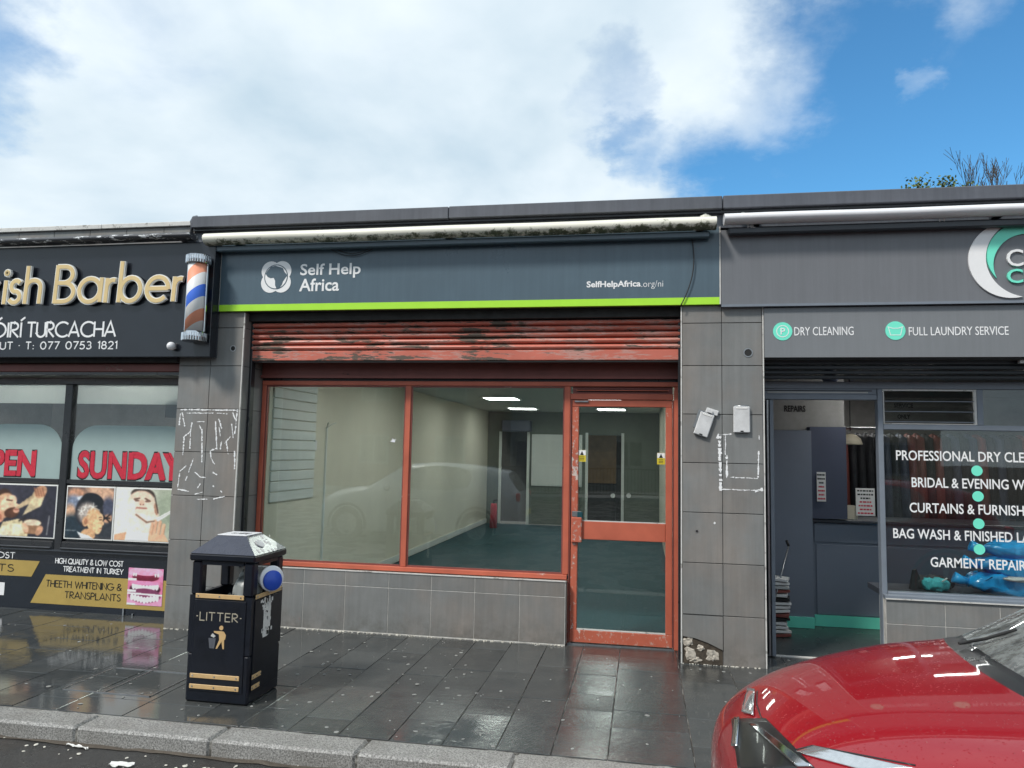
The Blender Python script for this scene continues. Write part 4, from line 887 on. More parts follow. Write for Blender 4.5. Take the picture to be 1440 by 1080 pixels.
# --- awning housings
def awning(name, x0, x1, zc, rz, mat, label, y=5.90, ends=True):
    t = thing(name, ((x0+x1)/2, y, zc), label, 'awning')
    prof = [(math.cos(a)*.075, math.sin(a)*rz) for a in [math.pi*2*k/14 for k in range(14)]]
    mb = MB(); k = len(prof); n = 12; vs = []
    for i in range(n+1): vs += [(x0+(x1-x0)*i/n, y+a, zc+b+.002*math.sin(i*1.3)) for a, b in prof]
    fs = [(i*k+j, (i+1)*k+j, (i+1)*k+(j+1) % k, i*k+(j+1) % k) for i in range(n) for j in range(k)]; mb.add(vs, fs, 0, True)
    mb.add([vs[j] for j in range(k)], [tuple(range(k))]); mb.add([vs[n*k+j] for j in range(k)], [tuple(range(k))[::-1]]); mb.build('cassette', mat, t)
    for xx in ([x0+.25, (x0+x1)/2, x1-.12]): box('bracket', 'dark_frame', xx-.03, xx+.03, y+.05, 6.035, zc-.03, zc+.035, t)
    return t
aw = awning('awning_housing', at(291, 331, 5.9).x, at(1007, 316, 5.9).x, 3.425, .052, 'awning_cream', 'long cream awning cassette stained with green algae above the slate sign')
box('front_rail', 'slate_sign', -3.78, .52, 5.93, 5.99, 3.325, 3.374, aw, .008)
aw2 = awning('awning_housing', at(1018, 308, 5.9).x, 4.6, 3.452, .042, 'white_plastic', 'clean white awning cassette above the grey laundry sign')
box('front_rail', 'dark_frame', .66, 4.6, 5.93, 6.0, 3.345, 3.395, aw2, .008)
for px, s_ in ((1055, 'HL'), (1325, 'H')):
    p = at(px, 318 if px < 1200 else 309, 5.92); lettering(s_, p.x-.02, p.x+.02*len(s_), p.z-.012, p.z+.014, 5.925, 'paper_grey', aw2, .02)
for x_ in (.49, .78): MB().tube([(x_-.035, 6.0, 3.50), (x_, 6.0, 3.52), (x_+.035, 6.0, 3.50)], .022, 10).build('wall_bolt_cover', 'awning_cream', aw2 if x_ > .6 else aw)
awning('awning_housing', -8.5, at(272, 336, 5.88).x, 3.452, .032, 'awning_black', 'black awning cassette with peeling white flecks above the barber sign', 5.88)

# --- slate sign of the vacant shop
ss = thing('charity_sign', (-1.6, 6.0, 2.8), 'slate grey shop fascia sign with lime stripe and white charity lettering', 'sign')
FX0, FX1 = -3.745, .598; SG = 6.015
box('sign_board', 'slate_sign', FX0, FX1, SG, 6.049, 2.858, 3.425, ss); box('lime_stripe', 'lime', FX0, FX1, SG-.003, 6.049, 2.800, 2.8575, ss)
box('end_trim', 'trim_pale', FX1+.0005, FX1+.010, SG-.006, 6.045, 2.80, 3.43, ss)
def sx(px, py=400): return at(px, py, SG).x
def sz(py, px=440): return at(px, py, SG).z
lettering('Self Help', sx(421.5), sx(506.5), sz(388.5, 460)-.018, sz(370.5, 460), SG-.0002, 'white_vinyl', ss, .016, .002)
lettering('Africa', sx(421), sx(477), sz(409.5, 450), sz(391.5, 450), SG-.0002, 'white_vinyl', ss, .016, .002)
lettering('SelfHelpAfrica', sx(825), sx(901), sz(405, 860)-.008, sz(395, 860), SG-.0002, 'white_vinyl', ss, .028, .002)
lettering('.org/ni', sx(902), sx(932.5), sz(405, 915)-.008, sz(394.5, 915), SG-.0002, 'white_vinyl', ss, -.012, .002)
# emblem: four overlapping petals round a disc with the continent cut out
lc = at(388.5, 389.5, SG); ex, ez = lc.x, lc.z; RR = .094
emb = MB()
def lens(mbx, cx, cz, r, y0, y1, mi=0, n=28): mbx.prism([(cx+r*math.cos(2*math.pi*j/n), cz+r*math.sin(2*math.pi*j/n)) for j in range(n)], y0, y1, mi)
for k, (dx, dz) in enumerate(((-.052, .052), (.052, .052), (-.052, -.052), (.052, -.052))): lens(emb, ex+dx, ez+dz, .090, SG-.002-.0004*k, SG-.0002)
lens(emb, ex, ez, .112, SG-.0045, SG-.002, 1, 36); lens(emb, ex, ez, .104, SG-.0055, SG-.0046, 0, 36)
emb.build('emblem', ['white_vinyl', 'slate_sign'], ss)
af = [(-.085, .055), (-.05, .092), (-.01, .10), (.03, .088), (.062, .078), (.078, .045), (.10, .020), (.108, .012), (.085, -.02), (.068, -.045), (.060, -.072), (.035, -.105), (.012, -.110), (-.004, -.075), (-.006, -.035), (-.022, -.008), (-.050, -.012), (-.078, .0), (-.100, .028)]
MB().prism([(ex+a, ez+b) for a, b in af], SG-.0068, SG-.0057).build('continent_shape', 'slate_sign', ss)
# cables
cb = MB(); cp = []
for i in range(25):
    t = i/24; x = at(973, 350, 5.99).x+.0; cp.append((x+.02*math.sin(t*3.0)-.13*t*t+.04*t, 5.998-.004*math.sin(t*3), 3.33-.54*t))
cb.tube(cp, .005, 6); o = tag(cb.build('cable', 'cable'), 'loose black cable hanging down the right end of the slate sign', 'cable')
cb = MB()
for (xa, xb, dip) in ((462, 528, .07), (470, 522, .05)):
    a, b = at(xa, 350, 5.99), at(xb, 350, 5.99); cb.tube([(a.x+(b.x-a.x)*i/16, 5.995, 3.34-dip*math.sin(math.pi*i/16)) for i in range(17)], .0035, 6)
tag(cb.build('cable', 'cable'), 'thin cable loop sagging below the awning above the sign lettering', 'cable')
cb = MB(); cb.tube([(-.42, 6.03, 3.50), (-.2, 6.0, 3.50), (-.1, 5.99, 3.515), (0, 5.99, 3.515), (.06, 6.0, 3.50), (.12, 6.03, 3.47)], .004, 6); tag(cb.build('cable', 'cable'), 'short black cable run along the parapet above the cream awning', 'cable')

# --- broken switch covers on the right pillar
def plate(cx, cy, wd, ht, ang, label, bent):
    p = at(cx, cy, FRONT-.02); t = thing('metal_cover', p, label, 'cover plate')
    def put(o): o.matrix_parent_inverse = Matrix.Identity(4); o.rotation_euler = (0, ang, 0); return o
    put(MB().box(-wd/2, wd/2, -.012, .014, -ht/2, ht/2, 0, .006).build('cover', 'plate_grey', t))
    put(MB().box(-.012, .012, -.016, -.0125, -ht/2+.006, -ht/2+.016, 0, .002).build('latch', 'rubber', t))
    put(MB().box(-wd/2+.02, wd/2-.02, -.015, -.0125, ht/2-.02, ht/2-.01, 0, .001).build('top_rib', 'paper', t))
    if bent: put(MB().box(-wd/2+.035, wd/2+.02, -.004, .02, ht/2+.002, ht/2+.045, 0, .004).box(-.01, .03, -.02, -.005, ht/2+.01, ht/2+.03).build('torn_hinge', 'plate_grey', t)); put(MB().box(-wd/2-.018, wd/2-.05, .016, .028, -ht/2+.05, ht/2+.01).build('back_box', 'steel', t))
    else: put(MB().tube([(-wd/2+.01, 0, ht/2+.004), (wd/2-.01, 0, ht/2+.004)], .006).build('hinge_pin', 'steel', t))
pm('plate_grey', (.62, .62, .62), .45, .18, 14, fine=.1)
plate(990, 597, .112, .185, .32, 'bent grey cover plate hanging crooked on the pillar', True)
plate(1043, 590, .125, .205, 0, 'straight pale grey cover plate hinged at its top on the pillar', False)

# --- dry cleaner, right
dc = thing('dry_cleaner_shop', (3, 6.44, 0), 'grey fronted laundry shop at right with open doorway and lettered window', 'shop')
DX0, DX1 = .94, 5.6
box('fascia_core', 'dark_frame', DX0+.0, DX1, 6.075, 6.6, 2.40, 3.43, dc); box('soffit', 'dark_soffit', DX0, DX1, 6.055, GLZ+.1, 2.362, 2.399, dc)
sh = box('folded_shutter', 'navy_shutter', DX0, DX1, 6.15, 6.22, 2.335, 2.3615, dc)
for k in range(3): box('shutter_slat', 'navy_shutter', DX0, DX1, 6.17+.05*k, 6.24+.05*k, 2.30-.033*k, 2.328-.033*k, sh, .006)
dpar = box('parapet', 'band_grey', .622, DX1, FRONT-.01, 6.44, 3.43, 3.555, dc); coping_run(.622, DX1, dpar); box('coping_shadow', 'black_frame', .622, DX1, FRONT-.06, FRONT-.012, 3.538, 3.559, dpar)  # its black strip again stands in for shade below the coping
box('roof', 'coping', .71, DX1, 6.6, 14, 3.1, 3.2, dc)
dfr = box('window_frame', 'grey_frame', DX0+.005, DX1, GLZ-.03, GLZ+.04, 2.165, 2.225, dc, .004)
box('frame_member', 'grey_frame', 1.868, 1.908, GLZ-.035, GLZ+.045, 0.0, 2.164, dfr, .004); 
box('frame_member', 'grey_frame', 1.909, DX1, GLZ-.03, GLZ+.04, 1.838, 1.880, dfr, .004); box('frame_member', 'grey_frame', 2.605, 2.65, GLZ-.03, GLZ+.04, 1.881, 2.164, dfr, .004); box('frame_member', 'grey_frame', 1.909, DX1, GLZ-.045, GLZ+.04, .525, .56, dfr, .004)
box('transom_rail', 'grey_frame', DX0+.01, 1.867, GLZ-.03, GLZ+.04, 2.075, 2.118, dfr, .004); box('transom_rail', 'grey_frame', DX0+.01, 1.867, GLZ-.02, GLZ+.03, 2.1185, 2.164, dfr, .002)
box('vent_slot', 'paper_grey', 1.02, 1.80, GLZ-.025, GLZ-.021, 2.13, 2.140, dfr); box('vent_slot', 'rubber', 1.0, 1.83, GLZ-.0235, GLZ-.0205, 2.145, 2.152, dfr)
box('jamb', 'grey_frame', DX0+.02, DX0+.055, GLZ-.035, GLZ+.04, 0, 2.074, dfr, .004)
glazing(1.907, DX1, .559, 1.839, GLZ, dfr, mat=GLASS_D); glazing(2.649, DX1, 1.879, 2.166, GLZ, dfr, mat=GLASS_D)
lv = box('louvre_window', 'trim_pale', 1.912, 2.602, GLZ-.028, GLZ-.012, 2.150, 2.162, dfr)
box('louvre_stay', 'trim_pale', 2.585, 2.602, GLZ-.028, GLZ-.005, 1.884, 2.149, lv); box('louvre_stay', 'trim_pale', 1.912, 1.920, GLZ-.028, GLZ-.005, 1.884, 2.149, lv); box('louvre_stay', 'trim_pale', 1.921, 2.584, GLZ-.028, GLZ-.012, 1.883, 1.889, lv)
for k in range(3):
    z = 1.90+.082*k; v = [(1.922, GLZ-.03, z), (2.583, GLZ-.03, z), (2.583, GLZ+.035, z+.088), (1.922, GLZ+.035, z+.088)]; v2 = [(a, b+.005, c) for a, b, c in v]
    mb = MB(); mb.add(v+v2, [(0, 1, 2, 3), (7, 6, 5, 4), (0, 4, 5, 1), (1, 5, 6, 2), (2, 6, 7, 3), (3, 7, 4, 0)]); lb_ = mb.build('louvre_blade', GLASS_D, lv); box('blade_edge', 'grey_frame', 1.922, 2.583, GLZ-.034, GLZ-.0305, z-.001, z+.005, lb_)
lettering('SERVICE', at(1257, 570, GLZ+.06).x, at(1284, 570, GLZ+.06).x, 2.02, 2.055, GLZ+.06, 'rubber', lv, .03); lettering('ONLY', at(1262, 588, GLZ+.06).x, at(1280, 588, GLZ+.06).x, 1.93, 1.965, GLZ+.06, 'rubber', lv, .03)
# plinth
dpl = box('window_plinth', 'grout_pale', 1.872, DX1, PY+.003, 6.50, -.05, PT-.006, dc)
x = 1.872; q_ = [1.872, 2.297, 2.682, 3.07, 3.46, 3.85, 4.24, 4.63]
for a, b in zip(q_[:-1], q_[1:]):
    rect_piece('wall_tile', 'tile', a+.002, b-.002, PY, PY+.004, .012, .325, dpl); rect_piece('wall_tile', 'tile', a+.002, b-.002, PY, PY+.004, .33, PT-.01, dpl)
box('sill', 'grey_frame', 1.866, DX1, PY-.012, GLZ-.046, PT-.008, PT+.02, dpl, .003); box('sill_nose', 'trim_pale', 1.866, DX1, PY-.016, PY-.0125, PT-.01, PT+.0, dpl)
# door leaf folded open at the left jamb
dlf = box('door', 'grey_frame', 1.03, 1.06, GLZ-.05, GLZ-.01, .01, 2.07, dc, .003); box('door_edge', 'steel', 1.006, 1.024, GLZ-.045, GLZ-.02, .01, 2.07, dlf, .003); box('door_panel', 'navy_panel', 1.026, 1.056, GLZ-.009, GLZ+.5, .01, 2.07, dlf)
box('threshold', 'trim_pale', DX0+.02, 1.90, GLZ+.0, GLZ+.03, -.005, .007, dc)
# laundry window lettering
def wl(s, px0, px1, py0, py1, pyr=None):
    a, b = at(px0, py1, GLZ), at(px1, py0, GLZ); return a, b
LT = (('PROFESSIONAL DRY CLEANING', 1260, 1494, 634, 648), ('BRIDAL & EVENING WEAR', 1282, 1470, 672, 686), ('CURTAINS & FURNISHINGS', 1279, 1478, 707.5, 721.5), ('BAG WASH & FINISHED LAUNDRY', 1256, 1506, 743.5, 757.5), ('GARMENT REPAIRS', 1308.5, 1450, 784, 798))
for s_, x0, x1, y0, y1 in LT:
    a = at(x0, y1-1, GLZ); b = at(x0, y0-1, GLZ); e = at(x1, y1, GLZ); lettering(s_, a.x, e.x, a.z, b.z, GLZ-.0036, 'white_vinyl', dfr, .012, .0015)
for px, py in ((1373.5, 662), (1375, 698), (1376, 736.5), (1377, 772.5)):
    p = at(px, py, GLZ); mb = MB(); lens(mb, p.x, p.z, .041, GLZ-.005, GLZ-.0034, 0, 24); mb.build('mint_dot', 'mint', dfr)
# interior
wall_l = box('partition', 'blue_grey', DX0+.02, 1.60, 7.56, 7.7, -.05, 1.86, dc); box('side_wall', 'blue_grey', .90, DX0+.018, 6.5, 11, -.05, 2.45, dc)
box('mint_skirting', 'mint', DX0+.02, 1.60, 7.545, 7.5595, 0, .10, wall_l)
box('bulkhead', 'room_grey', DX0+.02, 1.95, 7.75, 7.85, 1.87, 2.45, dc); lettering('REPAIRS', at(1103, 579, 7.74).x, at(1133, 579, 7.74).x, at(1103, 579, 7.74).z, at(1103, 570, 7.74).z, 7.748, 'rubber', dc, .03)
box('tall_panel', 'navy_panel', 1.6005, 1.93, 7.62, 7.75, 1.02, 1.90, dc)
ct = thing('shop_counter', (2.5, 7.66, 0), 'grey panelled shop counter with dark top behind the open doorway', 'counter')
box('counter_front', 'blue_grey', 1.63, 4.6, 7.70, 8.2, 0, .98, ct); box('corner_post', 'navy_panel', 1.601, 1.629, 7.70, 8.2, 0, .98, ct); box('rail', 'blue_grey', 1.64, 4.6, 7.688, 7.6995, .79, .975, ct, .003); box('panel', 'blue_grey', 1.655, 3.0, 7.690, 7.6995, .11, .77, ct, .003)
box('counter_top', 'dark_frame', 1.60, 4.6, 7.64, 8.25, .981, 1.01, ct, .004); box('mint_skirting', 'mint', 1.63, 4.6, 7.672, 7.6875, 0, .105, ct)
box('interior_floor', 'lino', DX0, DX1, 6.47, 11, -.05, -.003, dc); box('interior_ceiling', 'room_grey', DX0, DX1, 6.5, 11, 2.45, 2.5, dc); box('back_wall', 'room_grey', DX0, DX1, 11, 11.1, 0, 2.5, dc); box('side_wall', 'room_grey', DX1-.05, DX1-.001, 6.5, 11, 0, 2.45, dc)
bx = thing('card_box', (2.0, 7.85, 1.01), 'small cream box holding a pen on the laundry counter', 'box')
a, b = at(1172, 727, 7.8), at(1206, 712, 7.8)
for (x0, x1, y0, y1) in ((a.x, b.x, 7.8, 7.81), (a.x, b.x, 7.95, 7.96), (a.x, a.x+.01, 7.8105, 7.9495), (b.x-.01, b.x, 7.8105, 7.9495)): box('side', 'pole_cream', x0, x1, y0, y1, 1.0105, b.z, bx) if 'pole_cream' in M else box('side', pm('pole_cream', (.55, .5, .38), .6) and 'pole_cream', x0, x1, y0, y1, 1.0105, b.z, bx)
box('base', 'pole_cream', a.x+.0105, b.x-.0105, 7.8105, 7.9495, 1.0105, 1.02, bx)
MB().tube([(b.x-.05, 7.85, 1.03), (b.x-.1, 7.86, b.z+.06)], .004).build('pen', 'steel', bx)
def notice(x0, y0, x1, y1, Y, label, n1_, n2_, tilt=0):
    a, b = at(x0, y1, Y), at(x1, y0, Y); t = thing('notice', ((a.x+b.x)/2, Y, a.z), label, 'notice'); box('sheet', 'paper', a.x, b.x, Y, Y+.006, a.z, b.z, t, .001); H_ = b.z-a.z; n = n1_+n2_; q = random.Random(n)
    for k in range(n):
        z = b.z-H_*(k+.7)/(n+.4); ind = (b.x-a.x)*q.uniform(.08, .28) if k else (b.x-a.x)*.08
        xx = a.x+ind
        while xx < b.x-ind:
            wd = (b.x-a.x)*q.uniform(.08, .2); xe = min(xx+wd, b.x-ind); box('word', 'rubber' if k < n1_ else 'red_print', xx, xe, Y-.0012, Y-.0001, z-H_*.028, z+H_*.028, t); xx = xe+(b.x-a.x)*.035
notice(1149, 664, 1161, 705, 7.60, 'narrow white notice stuck on the dark blue partition', 3, 4)
notice(1204, 687, 1230, 725, 7.78, 'white notice with black and red lines standing on the counter', 3, 4)
# dark stuff behind counter: hanging garment rail and a pale lamp shade
gr = thing('garment_rail', (2.4, 9.2, 0), 'rail of dark hanging clothes behind the laundry counter', 'clothes rail')
MB().tube([(1.9, 9.2, 1.95), (4.4, 9.2, 1.95)], .015).build('rail', 'steel', gr)
for k in range(26):
    x = 2.0+.09*k; q = random.Random(k); mb = MB(); h0 = q.uniform(.6, 1.0); vs = []
    for (z, hw, dp) in ((1.90, .01, .02), (1.84, .03, .2), (1.5, .035, .23), (h0, .04, .26)): vs += [(x-hw, 9.2-dp, z), (x+hw, 9.2-dp*.9, z), (x+hw, 9.2+dp, z), (x-hw, 9.2+dp*.9, z)]
    mb.add(vs, [(4*i+j, 4*i+(j+1) % 4, 4*i+4+(j+1) % 4, 4*i+4+j) for i in range(3) for j in range(4)]+[(0, 3, 2, 1), (12, 13, 14, 15)], 0, True); nm = q.choice(('cloth_dark', 'cloth_dark', 'cloth_dark', 'navy_panel', 'red_brown')); mb.build('garment', nm, gr)
ls = thing('lamp_shade', (2.3, 8.6, 1.7), 'pale domed lamp shade above the laundry counter seen through the doorway', 'lamp')
p0 = at(1196, 622, 8.4); mb = MB(); n = 18; vs = []
for (r_, z) in ((.02, .09), (.06, .075), (.10, .04), (.12, -.02), (.115, -.025), (.095, .03)): vs += [(p0.x+r_*math.cos(2*math.pi*j/n), 8.4+r_*math.sin(2*math.pi*j/n), p0.z+z) for j in range(n)]
mb.add(vs, [(i*n+j, i*n+(j+1) % n, (i+1)*n+(j+1) % n, (i+1)*n+j) for i in range(5) for j in range(n)]+[tuple(range(n))], 0, True); mb.build('shade', 'pole_cream', ls)
MB().tube([(p0.x, 8.4, p0.z+.12), (p0.x, 8.4, 2.449)], .006).build('flex', 'cable', ls)
dome = MB(); p1 = at(1168, 562, 7.2); vs = []
for i in range(7):
    a_ = math.pi/2*i/6; vs += [(p1.x+.075*math.cos(a_)*math.cos(2*math.pi*j/16), 7.2+.075*math.cos(a_)*math.sin(2*math.pi*j/16), 2.449-.10-.075*math.sin(a_)) for j in range(16)]
dome.add(vs, [(i*16+j, i*16+(j+1) % 16, (i+1)*16+(j+1) % 16, (i+1)*16+j) for i in range(6) for j in range(16)], 0, True); dome.tube([(p1.x, 7.2, 2.36), (p1.x, 7.2, 2.449)], .05, 16)
tag(dome.build('camera_dome', 'navy_panel'), 'dark dome camera on the ceiling just inside the laundry door', 'camera')
mg = thing('magazine_rack', (1.15, 7.2, 0), 'messy stack of magazines and papers on wire rack inside the doorway', 'magazine rack')
q = random.Random(5); 
for k in range(15):
    z = .0+k*.035; x0 = 1.085+q.uniform(-.01, .02); a_ = q.uniform(-.3, .3); o = MB().box(-.11, .11, -.09, .09, 0, .024, 0, .003).build('magazine', q.choice(('paper', 'paper', 'paper_grey', 'rubber', 'red_brown')), mg)
    o.matrix_parent_inverse = Matrix.Translation(-mg.location); o.location = (x0+.10, 7.2, z); o.rotation_euler = (0, q.uniform(-.05, .05), a_)
st = thing('litter_picker', (1.2, 7.0, 0), 'thin metal stick leaning inside the doorway against the grey wall', 'stick'); a, b = at(1089, 845, 7.05), at(1109, 768, 7.35)
MB().tube([a, b], .007, 8).build('shaft', 'steel', st); MB().tube([b, (b.x-.015, b.y+.02, b.z+.05)], .012, 8).build('grip', 'rubber', st)
for k, (x, y) in enumerate(((2.3, 7.25), (3.9, 7.6), (2.6, 9.6))):
    l_ = thing('ceiling_light', (x, y, 2.45), ['lit ceiling strip just inside the laundry window beside the doorway', 'lit ceiling strip above the right end of the laundry counter', 'lit ceiling strip behind the laundry clothes rail'][k], 'ceiling light', 'ceiling lights in the laundry')
    box('diffuser', 'strip_light', x-.28, x+.28, y-.06, y+.06, 2.425, 2.44, l_); box('frame', 'white_plastic', x-.30, x+.30, y-.08, y+.08, 2.4405, 2.4495, l_)
l_ = thing('ceiling_light', (-5, 7.6, 2.4), 'unseen ceiling strip added to make the barber blinds glow from behind', 'ceiling light'); [box('diffuser', 'blind_backlight', a_, a_+.9, 6.66, 6.80, 2.365, 2.38, l_) for a_ in (-7.9, -6.5, -5.3)]; box('frame', 'white_plastic', -8.0, -4.3, 6.65, 6.81, 2.3855, 2.3995, l_)  # unseen strips added to shine through the blinds
# bags in the window
def pillow(cx, cy, cz, lx, ly, lz, seed, mb, twist=0.0):
    q = random.Random(seed); bm = bmesh.new(); bmesh.ops.create_uvsphere(bm, u_segments=28, v_segments=16, radius=1)
    ph = [q.uniform(0, 6) for _ in range(6)]
    for v in bm.verts:
        x, y, z = v.co; sgn = lambda a, e: math.copysign(abs(a)**e, a)
        X = sgn(x, .75)*lx; Y = sgn(y, .7)*ly*(1-.25*abs(x)); Z = sgn(z, .8)*lz*(1-.35*x*x)
        wv = .06*math.sin(9*x+ph[0]+3*y)+.05*math.sin(14*y+ph[1]+5*x)+.04*math.sin(17*x+ph[2]-9*z)
        Z += lz*wv*2; c_, s_ = math.cos(twist), math.sin(twist); v.co = Vector((cx+X*c_-Z*s_*.3, cy+Y+ly*wv, cz+Z+X*s_))
    mb.add([v.co for v in bm.verts], [[v.index for v in f.verts] for f in bm.faces], 0, True); bm.free(); return mb
wsb = box('window_board', 'dark_frame', 1.91, DX1-.06, 6.485, 6.95, .50, .545, dc)
WB = 6.64; c1 = at(1422, 822, WB); c2 = at(1412, 790, WB)
for k, (cx, cz, lx, lz, lab, rd) in enumerate(((c1.x+.13, .545+.088, .46, .100, 'blue plastic laundry bag lowest in the window pile', 0), (c1.x+.14, .545+.225, .40, .09, 'blue plastic laundry bag second from the bottom of the pile', 0), (c1.x+.22, .545+.345, .42, .075, 'blue, red and white plastic laundry bag on top of the pile', 1))):
    t = thing('laundry_bag', (cx, WB, cz-lz*.7), lab, 'bag', 'laundry bags piled in the window'); o = pillow(cx, WB, cz, lx, .14, lz, 60+k, MB(), -.02*k).build('bag', 'bag_blue', t)
    MB().tube([(cx-lx*.96, WB, cz), (cx-lx-.05, WB-.03, cz+.015), (cx-lx-.10, WB-.02, cz+.035)], .03, 8, r1=.045).build('gathered_end', 'bag_blue', t)
    if rd: pillow(cx+.05, WB-.03, cz+.03, .26, .15, .05, 77, MB()).build('red_patch', 'bag_red', t)
    if k == 0: pillow(cx-.12, WB-.145, cz+.055, .13, .04, .018, 78, MB()).build('white_label', 'paper', t)
t = thing('cloth_bundle', (at(1318, 825, 6.6).x, 6.6, .545), 'crumpled teal and black garment on the window ledge left of the blue bags', 'clothes')
cx = at(1320, 822, 6.62).x; pillow(cx, 6.62, .60, .085, .06, .048, 91, MB()).build('teal_fabric', 'cloth_teal', t); pillow(cx-.07, 6.63, .60, .05, .05, .045, 92, MB()).build('teal_fabric', 'cloth_teal', t)
pillow(cx-.02, 6.70, .60, .17, .06, .055, 93, MB()).build('black_fabric', 'cloth_dark', t); MB().prism([(cx-.20, .546), (cx-.17, .70), (cx-.15, .71), (cx-.11, .60), (cx-.06, .546)], 6.66, 6.70).build('black_collar', 'cloth_dark', t)
MB().tube([(cx-.0, 6.55, .635), (cx+.04, 6.55, .665)], .006).build('white_strap', 'paper', t)
# laundry signs
DG = 6.012
ds = thing('laundry_sign', (2.7, 6.0, 2.8), 'large plain grey fascia sign with white and mint crescent logo at right', 'sign')
box('sign_board', 'sign_grey', .612, DX1, DG, 6.049, 2.795, 3.40, ds); box('lower_trim', 'grey_frame', .612, DX1, DG-.012, 6.049, 2.776, 2.7945, ds)
db = thing('services_sign', (2.7, 6.03, 2.4), 'narrow grey sign panel listing dry cleaning and full laundry service', 'sign')
box('sign_board', 'sign_grey_light', .940, DX1, 6.035, 6.073, 2.376, 2.768, db)
def crescent(cx, cz, R1, R2, dx, dz, n=40, a0=60, a1=300):
    # outer circle arc and an offset inner circle
    pts = [(cx+R1*math.cos(R(a)), cz+R1*math.sin(R(a))) for a in np.linspace(a0, a1, n)]
    icx, icz = cx+dx, cz+dz; aa = math.degrees(math.atan2(pts[-1][1]-icz, pts[-1][0]-icx)) % 360; ab = math.degrees(math.atan2(pts[0][1]-icz, pts[0][0]-icx)) % 360
    return pts, icx, icz, aa, ab
def cres(px_out, mat, R1, ctr, inner, r2, a0, a1, y):
    pts = [(ctr[0]+R1*math.cos(R(a)), ctr[1]+R1*math.sin(R(a))) for a in np.linspace(a0, a1, 40)]
    s0, s1 = pts[0], pts[-1]; t0 = math.atan2(s1[1]-inner[1], s1[0]-inner[0]) % (2*math.pi); t1 = math.atan2(s0[1]-inner[1], s0[0]-inner[0]) % (2*math.pi)
    q = [(inner[0]+r2*math.cos(t), inner[1]+r2*math.sin(t)) for t in np.linspace(t0, t1, 40)]
    mb = MB(); n = 40; vs = [(a, y-.012, b) for a, b in pts]+[(a, y-.012, b) for a, b in q[::-1]]+[(a, y, b) for a, b in pts]+[(a, y, b) for a, b in q[::-1]]
    fs = []
    for i in range(n-1): fs += [(i, n+i, n+i+1, i+1), (2*n+i, 2*n+i+1, 3*n+i+1, 3*n+i), (i, i+1, 2*n+i+1, 2*n+i), (n+i, 3*n+i, 3*n+i+1, n+i+1)]
    mb.add(vs, fs); bm_ = mb.build(px_out, mat, ds); return bm_
def circ3(a, b, c):
    ax_, ay, bx_, by_, cx_, cy_ = *a, *b, *c; d = 2*(ax_*(by_-cy_)+bx_*(cy_-ay)+cx_*(ay-by_))
    ux = ((ax_*ax_+ay*ay)*(by_-cy_)+(bx_*bx_+by_*by_)*(cy_-ay)+(cx_*cx_+cy_*cy_)*(ay-by_))/d; uy = ((ax_*ax_+ay*ay)*(cx_-bx_)+(bx_*bx_+by_*by_)*(ax_-cx_)+(cx_*cx_+cy_*cy_)*(bx_-ax_))/d
    return ux, uy, math.hypot(ax_-ux, ay-uy)
def moon(name, mat, top, bot, out_, inn_, top2=None):
    A = []
    for mid, tp in ((out_, top), (inn_, top2 or top)):
        cx_, cz_, r_ = circ3(tp, bot, mid); a0 = math.atan2(tp[1]-cz_, tp[0]-cx_) % (2*math.pi); a1 = math.atan2(bot[1]-cz_, bot[0]-cx_) % (2*math.pi)
        if a1 < a0: a1 += 2*math.pi
        A.append([(cx_+r_*math.cos(t), cz_+r_*math.sin(t)) for t in np.linspace(a0, a1, 44)])
    mb = MB(); n = 44; vs = [(a, DG-.014, b) for a, b in A[0]+A[1]]+[(a, DG-.0005, b) for a, b in A[0]+A[1]]; fs = []
    for i in range(n-1): fs += [(i, n+i, n+i+1, i+1), (2*n+i, 2*n+i+1, 3*n+i+1, 3*n+i), (i, i+1, 2*n+i+1, 2*n+i), (n+i, 3*n+i, 3*n+i+1, n+i+1)]
    mb.add(vs, fs); mb.build(name, mat, ds)
moon('white_crescent', 'white_vinyl', (2.725, 3.392), (2.775, 2.822), (2.416, 3.125), (2.535, 3.11))
moon('mint_crescent', 'mint', (2.95, 3.33), (2.605, 2.965), (2.545, 3.16), (2.598, 3.14), (2.93, 3.275))
lettering('CL', 2.678, 2.885, 3.052, 3.182, DG-.0005, 'white_vinyl', ds, .004, .015); lettering('CL', 2.676, 2.87, 2.925, 3.032, DG-.0005, 'mint', ds, .008, .015)
BG = 6.0348
for px in (1100.5, 1259):
    p = at(px, 466 if px < 1200 else 465, BG); mb = MB(); lens(mb, p.x, p.z, .072, BG-.003, BG, 0, 32); ic = mb.build('round_icon', 'mint', db)
    if px < 1200:
        mb = MB(); k = 26
        stroke_mb(mb, [[(p.x+.045*math.cos(2*math.pi*j/k), p.z+.045*math.sin(2*math.pi*j/k)) for j in range(k+1)]], .006, BG-.0032, .001); mb.build('ring', 'white_vinyl', ic); lettering('P', p.x-.016, p.x+.018, p.z-.026, p.z+.026, BG-.0032, 'white_vinyl', ic, .01)
    else:
        mb = MB(); stroke_mb(mb, [[(p.x-.05, p.z+.028), (p.x-.036, p.z-.034), (p.x+.036, p.z-.034), (p.x+.05, p.z+.028)], [(p.x-.055, p.z+.03), (p.x-.02, p.z+.018), (p.x+.02, p.z+.018), (p.x+.055, p.z+.03)]], .005, BG-.0032, .001); mb.build('wash_tub', 'white_vinyl', ic)
